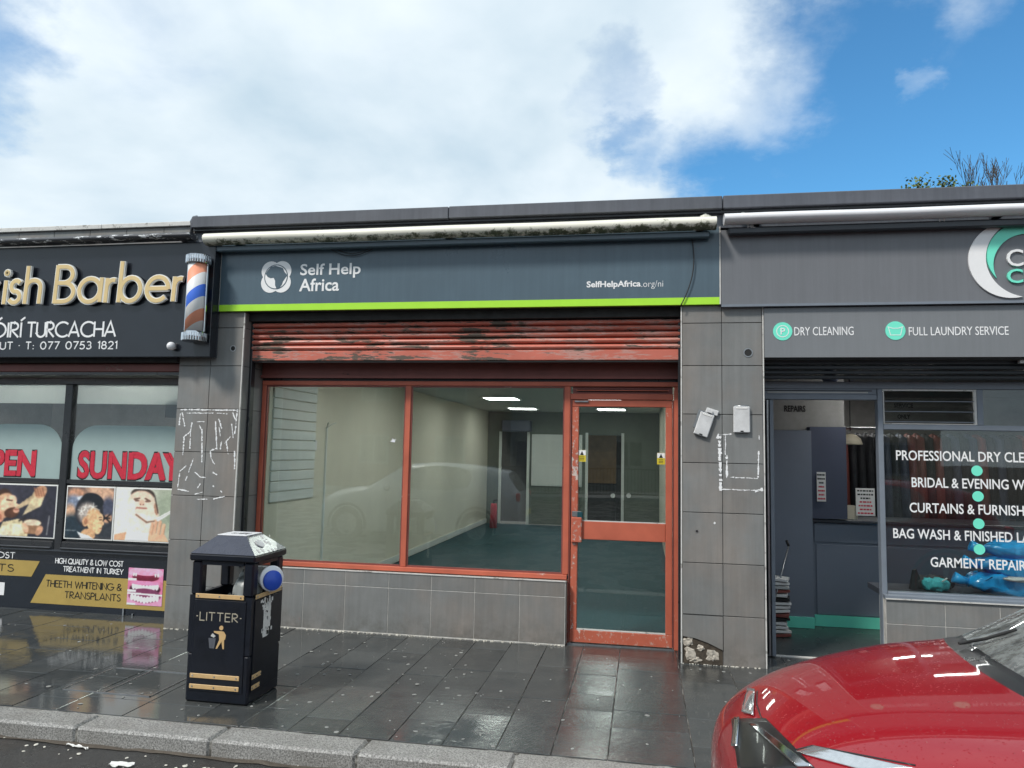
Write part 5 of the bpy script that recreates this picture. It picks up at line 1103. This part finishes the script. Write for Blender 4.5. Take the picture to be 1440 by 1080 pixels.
for s_, x0, x1 in (('DRY CLEANING', 1117, 1200.5), ('FULL LAUNDRY SERVICE', 1278, 1418.5)):
    a, b, e = at(x0, 472, BG), at(x0, 460, BG), at(x1, 470, BG); lettering(s_, a.x, e.x, a.z, b.z, BG-.0002, 'white_vinyl', db, .002, .002)
box('alarm_plate', 'paper_grey', at(1433, 508, 6.1).x, 3.1, 6.08, 6.12, 2.335, 2.36, dc)

# ================================================================== LITTER BIN
bn = thing('litter_bin', (-2.61, 4.6, 0), 'black square litter bin with gold strips standing on the pavement', 'litter bin')
bx0, bx1, by0, by1 = -2.828, -2.402, 4.40, 4.80
bb = box('bin_body', 'bin_black', bx0, bx1, by0, by1, .0, .30, bn, .012)
for (a0, a1, b0, b1) in ((bx0, bx1, by0, by0+.03), (bx0, bx1, by1-.03, by1), (bx0, bx0+.03, by0+.0305, by1-.0305), (bx1-.03, bx1, by0+.0305, by1-.0305)): box('bin_wall', 'bin_black', a0, a1, b0, b1, .3005, .655, bn)
for (x, y) in ((bx0+.035, by0+.035), (bx1-.035, by0+.035), (bx0+.035, by1-.035), (bx1-.035, by1-.035)): box('corner_post', 'bin_black', x-.034, x+.034, y-.034, y+.034, .656, .868, bn, .01)
for (a0, a1, b0, b1) in ((bx0+.07, bx1-.07, by0+.004, by0+.02), (bx0+.07, bx1-.07, by1-.02, by1-.004), (bx0+.004, bx0+.02, by0+.07, by1-.07), (bx1-.02, bx1-.004, by0+.07, by1-.07)): box('opening_head', 'bin_black', a0, a1, b0, b1, .845, .868, bn)
box('front_panel', 'bin_black', bx0+.035, bx1-.035, by0-.006, by0-.0002, .07, .63, bn, .003); box('side_panel', 'bin_black', bx1+.0002, bx1+.006, by0+.035, by1-.035, .07, .63, bn, .003)
lid = box('lid_rim', 'bin_black', bx0-.014, bx1+.014, by0-.014, by1+.014, .869, .915, bn, .01)
ix0, ix1, iy0, iy1 = bx0-.010, bx1+.010, by0-.010, by1+.010; tx0, tx1, ty0, ty1 = -2.722, -2.52, 4.505, 4.70
mb = MB(); mb.add([(ix0, iy0, .916), (ix1, iy0, .916), (ix1, iy1, .916), (ix0, iy1, .916), (tx0, ty0, 1.02), (tx1, ty0, 1.02), (tx1, ty1, 1.02), (tx0, ty1, 1.02)], [(0, 1, 5, 4), (1, 2, 6, 5), (2, 3, 7, 6), (3, 0, 4, 7), (3, 2, 1, 0), (4, 5, 6, 7)]); mb.build('lid', 'bin_lid', bn)
box('lid_label', 'white_plastic', tx0-.002, tx1+.002, ty0-.002, ty1+.002, 1.0205, 1.026, bn, .001)
q = random.Random(3); mb = MB()
for k in range(9): x = -2.67+.014*k; mb.box(x, x+q.uniform(.004, .012), 4.57+q.uniform(-.02, .02), 4.62+q.uniform(-.01, .02), 1.0262, 1.0268)
mb.build('scribble', 'rubber', bn)
mb = MB(); n = 20; c0 = Vector((-2.455, 4.56, .968)); nx = Vector((.102, 0, .122)).normalized(); uu = Vector((0, 1, 0)); vv = nx.cross(uu)
vs = [tuple(c0+nx*h+(uu*.038*math.cos(2*math.pi*j/n)+vv*.032*math.sin(2*math.pi*j/n))) for h in (-.01, .006) for j in range(n)]; mb.add(vs, [tuple(range(n, 2*n)), ]+[(j, (j+1) % n, n+(j+1) % n, n+j) for j in range(n)]); mb.build('stub_plate', 'plate_grey', bn)
mb = MB()
for k in range(15):
    tt = q.uniform(.05, .9); y = q.uniform(4.46, 4.76); c = Vector((ix1+(tx1-ix1)*tt, y, .916+.104*tt)); r_ = q.uniform(.003, .010)
    if abs(y-4.56) < .05 and .2 < tt < .8: continue
    p = [c+nx*.0025+uu*r_*q.uniform(.5, 1)*a+vv*r_*2*q.uniform(.5, 1)*b for a, b in ((-1, -1), (1, -1), (1, 1), (-1, 1))]; p2 = [v-nx*.004 for v in p]; mb.add(p+p2, [(0, 1, 2, 3), (0, 4, 5, 1), (1, 5, 6, 2), (2, 6, 7, 3), (3, 7, 4, 0)])
for k in range(70):
    y = q.gauss(4.585, .035); z = q.uniform(.40, .63); r_ = q.uniform(.004, .013); x = bx1+.0062
    mb.box(x, x+.0012+.0001*(k % 6), y-r_, y+r_, z-r_*1.3, z+r_*1.3)
mb.box(bx1+.0062, bx1+.0070, 4.545, 4.60, .38, .53); mb.box(bx1+.0062, bx1+.0071, 4.60, 4.635, .44, .60)
tag(mb.build('torn_sticker', 'paper', bn), kind='stuff')
def strip(x0, x1, z, side=False):
    o = box('gold_strip', 'bin_gold', x0, x1, by0-.012, by0-.0062, z, z+.028, bn, .002) if not side else box('gold_strip', 'bin_gold', bx1+.0062, bx1+.011, x0, x1, z, z+.028, bn, .002)
    for t in (.06, .5, .94):
        c = x0+(x1-x0)*t; (MB().tube([(c, by0-.0122, z+.014), (c, by0-.0145, z+.014)], .005, 8) if not side else MB().tube([(bx1+.0112, c, z+.014), (bx1+.0135, c, z+.014)], .005, 8)).build('screw', 'chrome', o)
strip(bx0+.045, bx1-.05, .640); strip(bx0+.035, bx1-.055, .150); strip(bx0+.035, bx1-.055, .085); strip(by0+.03, by1-.03, .640, True); strip(by0+.03, by0+.14, .150, True); strip(by0+.03, by0+.13, .085, True)
FY = by0-.0062
strokes('-LITTER-', bx0+.058, bx1-.062, .503, .553, FY, 'letter_tan', bn, .11, .20)
# tidy person emblem
ez0 = .335; ex0 = bx0+.21
tm = MB(); lens(tm, ex0+.022, ez0+.128, .014, FY-.002, FY, 0, 16); tm.prism([(ex0-.028, ez0+.106), (ex0+.012, ez0+.108), (ex0+.040, ez0+.106), (ex0+.056, ez0+.085), (ex0+.052, ez0+.06), (ex0+.045, ez0+.055), (ex0+.047, ez0+.0), (ex0+.038, ez0+.0), (ex0+.028, ez0+.045), (ex0+.0, ez0+.0), (ex0-.010, ez0+.0), (ex0+.012, ez0+.055), (ex0+.008, ez0+.088), (ex0-.026, ez0+.098)], FY-.002, FY)
tm.build('tidy_person_emblem', 'bin_gold', bn)
tm = MB(); tm.prism([(ex0-.062, ez0+.062), (ex0-.012, ez0+.062), (ex0-.02, ez0+.0), (ex0-.052, ez0+.0)], FY-.002, FY); tm.build('emblem_basket', 'coping', bn); tm = MB(); tm.prism([(ex0-.048, ez0+.075), (ex0-.026, ez0+.066), (ex0-.014, ez0+.076), (ex0-.036, ez0+.092)], FY-.0022, FY); tm.build('emblem_paper', 'paper_grey', bn)
# bag inside
lt = thing('rubbish_bag', (-2.55, 4.6, .66), 'crumpled pale plastic bag stuffed inside the bin opening', 'rubbish')
pillow(-2.60, 4.60, .52, .16, .15, .10, 20, MB()).build('plastic', 'bin_liner', lt); pillow(-2.52, 4.56, .68, .09, .09, .08, 21, MB()).build('plastic', 'bin_liner', lt); pillow(-2.55, 4.60, .77, .06, .05, .035, 22, MB(), .4).build('plastic', 'bin_liner', lt)
# round tub stuck in the side opening
tb = thing('plastic_tub', (-2.38, 4.6, .74), 'white round tub with blue lid jammed in the side opening of the bin', 'tub')
mb = MB(); n = 28; c0 = Vector((-2.41, 4.60, .745)); ax = Vector((.80, -.58, .10)).normalized(); e1 = ax.cross(Vector((0, 0, 1))).normalized(); e2 = e1.cross(ax)
def disc_stack(mbx, prof):
    vs = []
    for h, r_ in prof: vs += [tuple(c0+ax*h+(e1*math.cos(2*math.pi*j/n)+e2*math.sin(2*math.pi*j/n))*r_) for j in range(n)]
    k = len(prof); mbx.add(vs, [(i*n+j, i*n+(j+1) % n, (i+1)*n+(j+1) % n, (i+1)*n+j) for i in range(k-1) for j in range(n)]+[tuple(range(n))[::-1], tuple((k-1)*n+j for j in range(n))], 0, True)
m1 = MB(); disc_stack(m1, ((-.06, .062), (.035, .072), (.04, .080), (.062, .082), (.066, .078))); m1.build('tub_body', 'white_plastic', tb)
c0 = c0+ax*.066-Vector((0, 0, .012)); m1 = MB(); disc_stack(m1, ((.0005, .064), (.012, .064), (.018, .060))); m1.build('tub_lid', 'blue_plastic', tb)

# ================================================================== CARS
def make_car(name, X0, YC, paint, label, flip=False, hood=1.0, group=None):
    """hatchback: nose towards -X at X0, centre line at YC"""
    t = thing(name, (X0+2, YC, ROAD_Z), label, 'car', group)
    lo = [(.83, .62), (.83, .30), (.77, .17), (0, .16)]
    S = [(.0, [(0, .60), (.22, .60), (.40, .59), (.50, .56), (.55, .48), (.55, .32), (.5, .22), (0, .22)]),
         (.06, [(0, .755), (.28, .75), (.50, .73), (.61, .68), (.66, .52), (.66, .29), (.60, .18), (0, .18)]),
         (.18, [(0, .865), (.32, .86), (.57, .84), (.71, .76), (.765, .56), (.765, .30), (.70, .17), (0, .16)]),
         (.45, [(0, .945), (.36, .94), (.63, .92), (.77, .83), (.815, .60), (.815, .30), (.76, .17), (0, .16)]),
         (.72, [(0, .985), (.38, .98), (.66, .96), (.79, .88)]+lo), (.84, [(0, 1.00), (.40, .995), (.67, .97), (.80, .89)]+lo),
         (.90, [(0, 1.015), (.40, 1.005), (.665, .975), (.805, .89)]+lo), (1.56, [(0, 1.40), (.36, 1.385), (.54, 1.345), (.805, .92)]+lo), (1.78, [(0, 1.445), (.37, 1.435), (.56, 1.385), (.81, .93)]+lo), (2.4, [(0, 1.47), (.38, 1.46), (.57, 1.405), (.815, .955)]+lo),
         (3.05, [(0, 1.44), (.38, 1.43), (.56, 1.375), (.81, .98)]+lo), (3.55, [(0, 1.36), (.36, 1.35), (.53, 1.30), (.79, .99), (.815, .64), (.815, .32), (.75, .19), (0, .18)]), (3.66, [(0, 1.32), (.35, 1.31), (.51, 1.26), (.78, .99), (.81, .64), (.81, .33), (.74, .20), (0, .19)]), (3.90, [(0, .97), (.36, .965), (.56, .95), (.72, .90), (.77, .64), (.77, .36), (.70, .24), (0, .22)]), (3.98, [(0, .82), (.33, .82), (.52, .81), (.65, .78), (.71, .62), (.71, .38), (.62, .28), (0, .26)])]
    bow = [.0, .0, .0, 0, 0, .0, 0, 0]
    def pt(si, k, sd):
        x, ring = S[si]; y, z = ring[k]
        if si <= 4: x += [.0, .03, .10, .10, .05][si]*(y/.6)**2*1.2
        if si in (5, 6, 7): x += .12*(y/.66)**2
        return (X0+x, YC+sd*y, z+ROAD_Z)
    bm = bmesh.new(); rings = []
    for si in range(len(S)):
        top = bm.verts.new(pt(si, 0, 1)); bot = bm.verts.new(pt(si, 7, 1)); r = [bm.verts.new(pt(si, k, 1)) for k in range(1, 7)]; l = [bm.verts.new(pt(si, k, -1)) for k in range(1, 7)]
        rings.append([top]+r+[bot]+l[::-1])
    n = len(rings[0])
    GL, BK = 1, 2
    for si in range(len(S)-1):
        for k in range(n):
            f = bm.faces.new((rings[si][k], rings[si][(k+1) % n], rings[si+1][(k+1) % n], rings[si+1][k])); f.smooth = True
            seg = k if k < 7 else 13-k          # 0,1 top; 2 window band; 3.. sides
            if si == 6 and seg in (0, 1): f.material_index = GL
            if si in (8, 9) and seg == 2: f.material_index = GL
            if si == 12 and seg in (0, 1): f.material_index = GL
            if si == 5 and seg in (0, 1): f.material_index = BK
            if seg in (6,): f.material_index = BK
    bm.faces.new(rings[0][::-1]); bm.faces.new(rings[-1])
    cl = bm.edges.layers.float.new('crease_edge')
    for e in bm.edges:
        fm = {f.material_index for f in e.link_faces}
        if len(fm) > 1: e[cl] = .75
    bmesh.ops.recalc_face_normals(bm, faces=bm.faces)
    me = bpy.data.meshes.new('body'); bm.to_mesh(me); bm.free()
    o = link('body', me, [paint, CARGLASS, 'car_black'], t); sb = o.modifiers.new('s', 'SUBSURF'); sb.levels = 3; sb.render_levels = 3
    dg = bpy.context.evaluated_depsgraph_get(); dg.update(); me2 = bpy.data.meshes.new_from_object(o.evaluated_get(dg)); o.modifiers.clear(); o.data = me2
    vs = [tuple(v.co) for v in me2.vertices]; fs = [tuple(p.vertices) for p in me2.polygons]
    bvh = BVHTree.FromPolygons([Vector(v) for v in vs], fs)
    # glass leaves the body mesh as parts of its own
    for mi, nm, mt in ((GL, 'window_glass', CARGLASS),):
        fsel = [p for p in me2.polygons if p.material_index == mi]; parent_ = list(range(len(me2.vertices)))
        def find(a):
            while parent_[a] != a: parent_[a] = parent_[parent_[a]]; a = parent_[a]
            return a
        for p in fsel:
            for v in p.vertices[1:]: parent_[find(v)] = find(p.vertices[0])
        isl = {}
        for p in fsel: isl.setdefault(find(p.vertices[0]), []).append(p)
        for ps in isl.values():
            idx = sorted({v for p in ps for v in p.vertices}); mp = {v: i for i, v in enumerate(idx)}
            mb = MB(); mb.add([vs[v] for v in idx], [tuple(mp[v] for v in p.vertices) for p in ps], 0, True); mb.build(nm, mt, t)
    b2 = bmesh.new(); b2.from_mesh(me2); bmesh.ops.delete(b2, geom=[f for f in b2.faces if f.material_index == GL], context='FACES'); b2.to_mesh(me2); b2.free()
    for (wx) in (X0+.70, X0+3.15):
        for sd in (-1, 1):
            yc = YC+sd*.74; c = Vector((wx, yc, ROAD_Z+.31)); w_ = MB(); n = 32
            prof = [(.20, -.10), (.29, -.10), (.31, -.06), (.31, .06), (.29, .10), (.20, .10)]
            vv = [(c.x+r_*math.cos(2*math.pi*j/n), c.y+sd*h, c.z+r_*math.sin(2*math.pi*j/n)) for r_, h in prof for j in range(n)]
            w_.add(vv, [(i*n+j, i*n+(j+1) % n, (i+1)*n+(j+1) % n, (i+1)*n+j) for i in range(5) for j in range(n)], 0, True); wo_ = w_.build('wheel', 'tyre', t)
            rm = MB()
            for j in range(5):
                a_ = 2*math.pi*j/5+.3; d = Vector((math.cos(a_), 0, math.sin(a_))); q_ = Vector((-d.z, 0, d.x))*.024; y_ = Vector((0, sd*.085, 0)); y2 = Vector((0, sd*.06, 0))
                P = [c+d*.03-q_+y_, c+d*.03+q_+y_, c+d*.20+q_*1.3+y_, c+d*.20-q_*1.3+y_]; P2_ = [v-y_+y2 for v in P]; rm.add(P+P2_, [(0, 1, 2, 3), (7, 6, 5, 4), (0, 4, 5, 1), (1, 5, 6, 2), (2, 6, 7, 3), (3, 7, 4, 0)])
            rm.tube([c+Vector((0, sd*.05, 0)), c+Vector((0, sd*.095, 0))], .04, 16)
            vv = [(c.x+r_*math.cos(2*math.pi*j/n), c.y+sd*h, c.z+r_*math.sin(2*math.pi*j/n)) for r_, h in ((.20, .05), (.215, .09), (.20, .095), (.185, .08), (.185, .05)) for j in range(n)]
            rm.add(vv, [(i*n+j, i*n+(j+1) % n, (i+1)*n+(j+1) % n, (i+1)*n+j) for i in range(4) for j in range(n)], 0, True); rm.build('rim', 'silver_paint', wo_)
            ar = MB(); vv = []
            for j in range(21):
                a_ = math.pi*(-.08+1.16*j/20)
                for r_, h in ((.335, .075), (.335, .098), (.375, .098), (.375, .075)): vv.append((c.x+r_*math.cos(a_), c.y+sd*h, c.z+r_*math.sin(a_)))
            ar.add(vv, [(4*i+k, 4*i+(k+1) % 4, 4*i+4+(k+1) % 4, 4*i+4+k) for i in range(20) for k in range(4)], 0, True); ar.build('wheel_arch', 'car_black', t)
    # cabin
    box('dashboard', 'car_black', X0+1.15, X0+1.5, YC-.6, YC+.6, .55, .86, t, .06); box('cabin_floor', 'car_black', X0+1.1, X0+3.6, YC-.65, YC+.65, .18, .3, t)
    for sx_, sy_ in ((1.95, -.34), (1.95, .34), (2.8, -.34), (2.8, .34)): box('seat', 'car_black', X0+sx_, X0+sx_+.14, YC+sy_-.22, YC+sy_+.22, .3, 1.08, t, .06)
    for sd in (-1, 1):
        mr_ = box('door_mirror', paint, X0+1.42, X0+1.52, YC+sd*.86-.07, YC+sd*.86+.07, .84, .96, t, .03)
        for hx in (1.95, 2.85): box('door_handle', 'chrome', X0+hx, X0+hx+.16, YC+sd*.832-.01, YC+sd*.832+.01, .70, .722, t, .006)
        box('tail_light', 'red_print', X0+3.86, X0+3.93, YC+sd*.66-.07, YC+sd*.66+.07, .70, .86, t, .02)
    box('number_plate', 'sticker_yellow', X0+3.985, X0+3.995, YC-.25, YC+.25, .42, .52, t)
    return t, bvh
def patch_px(bvh, c, name, mat, t, nu=14, nv=5, off=.004, th=.006):
    """a fitted panel laid on the real body surface between four outline corners"""
    P = []
    for j in range(nv+1):
        for i in range(nu+1):
            u, v = i/nu, j/nv; top = [c[0][k]*(1-u)+c[1][k]*u for k in (0, 1)]; bot = [c[3][k]*(1-u)+c[2][k]*u for k in (0, 1)]
            px, py = top[0]*(1-v)+bot[0]*v, top[1]*(1-v)+bot[1]*v; hit = bvh.ray_cast(Vector((0, 0, EYE)), ray(px, py).normalized())
            if hit[0] is None: P.append(None); continue
            nn = hit[1]; nn = nn if nn.dot(ray(px, py)) < 0 else -nn; P.append((hit[0]+nn*off, hit[0]+nn*(off-th)))
    mb = MB(); W = nu+1; vs = []; ix = {}
    for k, p in enumerate(P):
        if p: ix[k] = len(vs); vs += [p[0], p[1]]
    fs = []; ed = {}
    for j in range(nv):
        for i in range(nu):
            q = (j*W+i, j*W+i+1, (j+1)*W+i+1, (j+1)*W+i)
            if all(k in ix for k in q):
                fs.append(tuple(ix[k] for k in q)); fs.append(tuple(ix[k]+1 for k in q[::-1]))
                for a, b in zip(q, q[1:]+q[:1]): ed[(a, b)] = 1
    for (a, b) in list(ed):
        if (b, a) not in ed: fs.append((ix[a], ix[a]+1, ix[b]+1, ix[b]))
    if not fs: return None
    mb.add(vs, fs, 0, True); return mb.build(name, mat, t)
def line_px(bvh, pts, name, mat, t, r=.003, off=.0, n=8):
    P = []
    for (a, b) in zip(pts[:-1], pts[1:]):
        for i in range(n):
            u = i/n; h = bvh.ray_cast(Vector((0, 0, EYE)), ray(a[0]*(1-u)+b[0]*u, a[1]*(1-u)+b[1]*u).normalized())
            if h[0] is not None: nn = h[1] if h[1].y < 0 or h[1].z > 0 else -h[1]; P.append(h[0]+nn*off)
    if len(P) > 1: return MB().tube(P, r, 6).build(name, mat, t)
RX0, RYC = .25, 2.72
red, rb = make_car('parked_car', RX0, RYC, 'red_paint', 'wet bright red hatchback parked at the kerb in front of the laundry, nose pointing left')
def det():
    t, B = red, rb
    patch_px(B, ((1045, 1003), (1053, 970), (1063, 972), (1061, 1008)), 'headlight', 'headlamp', t, 8, 8, .010)
    patch_px(B, ((1030, 1012), (1078, 1012), (1150, 1085), (1040, 1085)), 'grille', 'car_black', t, 16, 12, .006)
    patch_px(B, ((1058, 1024), (1068, 1024), (1146, 1084), (1124, 1084)), 'chrome_strip', 'chrome', t, 6, 16, .018, .012)
    patch_px(B, ((1036, 1012), (1043, 1012), (1040, 1052), (1033, 1052)), 'fog_lamp_trim', 'chrome', t, 4, 12, .014, .010)
    patch_px(B, ((1120, 1059), (1146, 1051), (1292, 1084), (1212, 1084)), 'headlight', 'headlamp', t, 18, 6, .006, .005)
    line_px(B, [(1344, 893), (1372, 880), (1405, 866), (1440, 852)], 'wiper', 'rubber', t, .008, .022)
    line_px(B, [(1350, 912), (1390, 905), (1440, 890)], 'wiper', 'rubber', t, .006, .018)
    line_px(B, [(1065, 972), (1064, 990), (1070, 1008), (1088, 1032), (1118, 1055), (1142, 1049), (1200, 1060), (1300, 1079)], 'bonnet_gap', 'car_black', t, .003, 0)
det()
car_paint('silver_body', (.62, .64, .66))
make_car('parked_car', -6.1, -1.15, 'silver_body', 'silver hatchback parked across from the shops, reflected in the vacant shop window')

# ================================================================== ACROSS THE STREET (seen in the glass)
def house(name, x0, x1, y1, h, mat, label, n, top):
    t = thing(name, ((x0+x1)/2, y1-4, 0), label, 'house'); wl_ = box('wall', mat, x0, x1, y1-8, y1, -.1, h, t)
    MB().add([], []) ; mb = MB(); mb.add([(x0-.2, y1+.3, h), (x1+.2, y1+.3, h), (x1+.2, y1-4, h+top), (x0-.2, y1-4, h+top), (x0-.2, y1-8.3, h), (x1+.2, y1-8.3, h)], [(0, 1, 2, 3), (3, 2, 5, 4), (0, 3, 4), (1, 5, 2), (0, 4, 5, 1)]); mb.build('roof', 'roof_far', t)
    w_ = (x1-x0)/n
    for i in range(n):
        c = x0+w_*(i+.5)
        for z in (1.0, 3.6):
            if z+1.2 > h: continue
            f = box('window', 'render_grey', c-.65, c+.65, y1+.001, y1+.05, z, z+1.2, t); box('window_pane', 'car_black', c-.57, c-.04, y1+.0505, y1+.055, z+.08, z+1.12, f); box('window_pane', 'car_black', c+.04, c+.57, y1+.0505, y1+.055, z+.08, z+1.12, f)
    box('door', 'navy_panel', x0+.3, x0+1.2, y1+.001, y1+.05, 0, 2.1, t)
house('brick_house', -16, -6.2, -17, 5.2, 'brick_far', 'red brick house across the street, seen only reflected in the shop glass', 3, 1.8)
house('rendered_house', 1.5, 10.5, -16, 5.0, 'road_house', 'beige rendered house across the street, reflected in the laundry window', 3, 1.7)
house('brick_house', -6.0, 1.2, -21, 4.6, 'room_grey', 'grey rendered house set back across the street, reflected in the vacant shop window', 2, 1.6)
fn = thing('railing', (-1, -13.5, 0), 'black metal railing along the far pavement, reflected in the vacant shop glass', 'railing')
for z in (.15, 1.05): box('rail', 'rubber', -7, 5, -13.52, -13.48, z, z+.04, fn)
for k in range(100): x = -7+.12*k; box('railing_bar', 'rubber', x, x+.02, -13.51, -13.49, .19, 1.05, fn)

# ================================================================== TREES BEHIND THE ROOF
def grow(mb, tips, p, d, L_, r, depth, q, spread=.5, upb=.25):
    n = 4; pts = [p]; dd = d.copy()
    for i in range(n):
        dd = (dd+Vector((q.uniform(-1, 1), q.uniform(-1, 1), q.uniform(-.6, 1)))*.12).normalized(); pts.append(pts[-1]+dd*L_/n)
    mb.tube(pts, max(r, .006), 6 if depth > 2 else 4, caps=False, r1=max(r*.62, .005))
    if depth == 0: tips.append(pts[-1]); return
    for k in range(3 if depth > 1 else 4):
        a = pts[-1] if k < 2 else pts[q.choice((2, 3))]
        nd = (dd+Vector((q.uniform(-1, 1), q.uniform(-1, 1), q.uniform(-.3, .9)+upb))*spread).normalized(); grow(mb, tips, a, nd, L_*q.uniform(.6, .82), r*.58, depth-1, q, spread, upb)
def tree(x, y, h0, L_, r, depth, seed, label, leaves, name):
    t = thing(name, (x, y, -.5), label, 'tree'); q = random.Random(seed); mb = MB(); tips = []
    mb.tube([(x, y, -.6), (x+.1, y, h0*.5), (x, y, h0)], r*1.5, 8, caps=False, r1=r); 
    for k in range(5 if leaves else 3): grow(mb, tips, Vector((x, y, h0-.15*k)), Vector((q.uniform(-.9, .9), q.uniform(-.6, .6), q.uniform(.5, 1))).normalized(), L_*q.uniform(.8, 1.1), r*.6, depth, q, .75 if leaves else .5)
    mb.build('trunk', 'bark', t)
    if leaves:
        lf = MB()
        for p in tips:
            for k in range(leaves):
                c = p+Vector((q.gauss(0, .12), q.gauss(0, .12), q.gauss(0, .10))); a = Vector((q.uniform(-1, 1), q.uniform(-1, 1), q.uniform(-1, 1))).normalized()*.055; b = a.cross(Vector((q.uniform(-1, 1), q.uniform(-1, 1), 1))).normalized()*.035
                lf.add([c-a, c+b, c+a, c-b], [(0, 1, 2, 3)])
        tag(lf.build('foliage', 'oak_leaf', t), kind='stuff')
for k, px in enumerate((1304, 1332)):
    a = at(px, 262, 22); tree(a.x, 22, a.z-(.88 if k == 0 else 1.05), .5, .06, 2, 5+k, ('small leafy brownish green tree top above the roof edge, nearer the blue gap', 'smaller leafy tree top above the roof edge beside the bare twigs')[k], 22, 'leafy_tree')
for k, (px, dz) in enumerate(((1375, 1.35), (1412, .85), (1436, .8))):
    a = at(px, 262, 22); tree(a.x, 22+k*.5, a.z-dz, .85, .022, 3, 9+k, ('bare twiggy tree top above the roof, leftmost of the bare ones', 'bare twiggy tree top above the roof, tallest and between the other bare ones', 'bare twiggy tree top above the roof at the right edge')[k], 0, 'bare_tree')
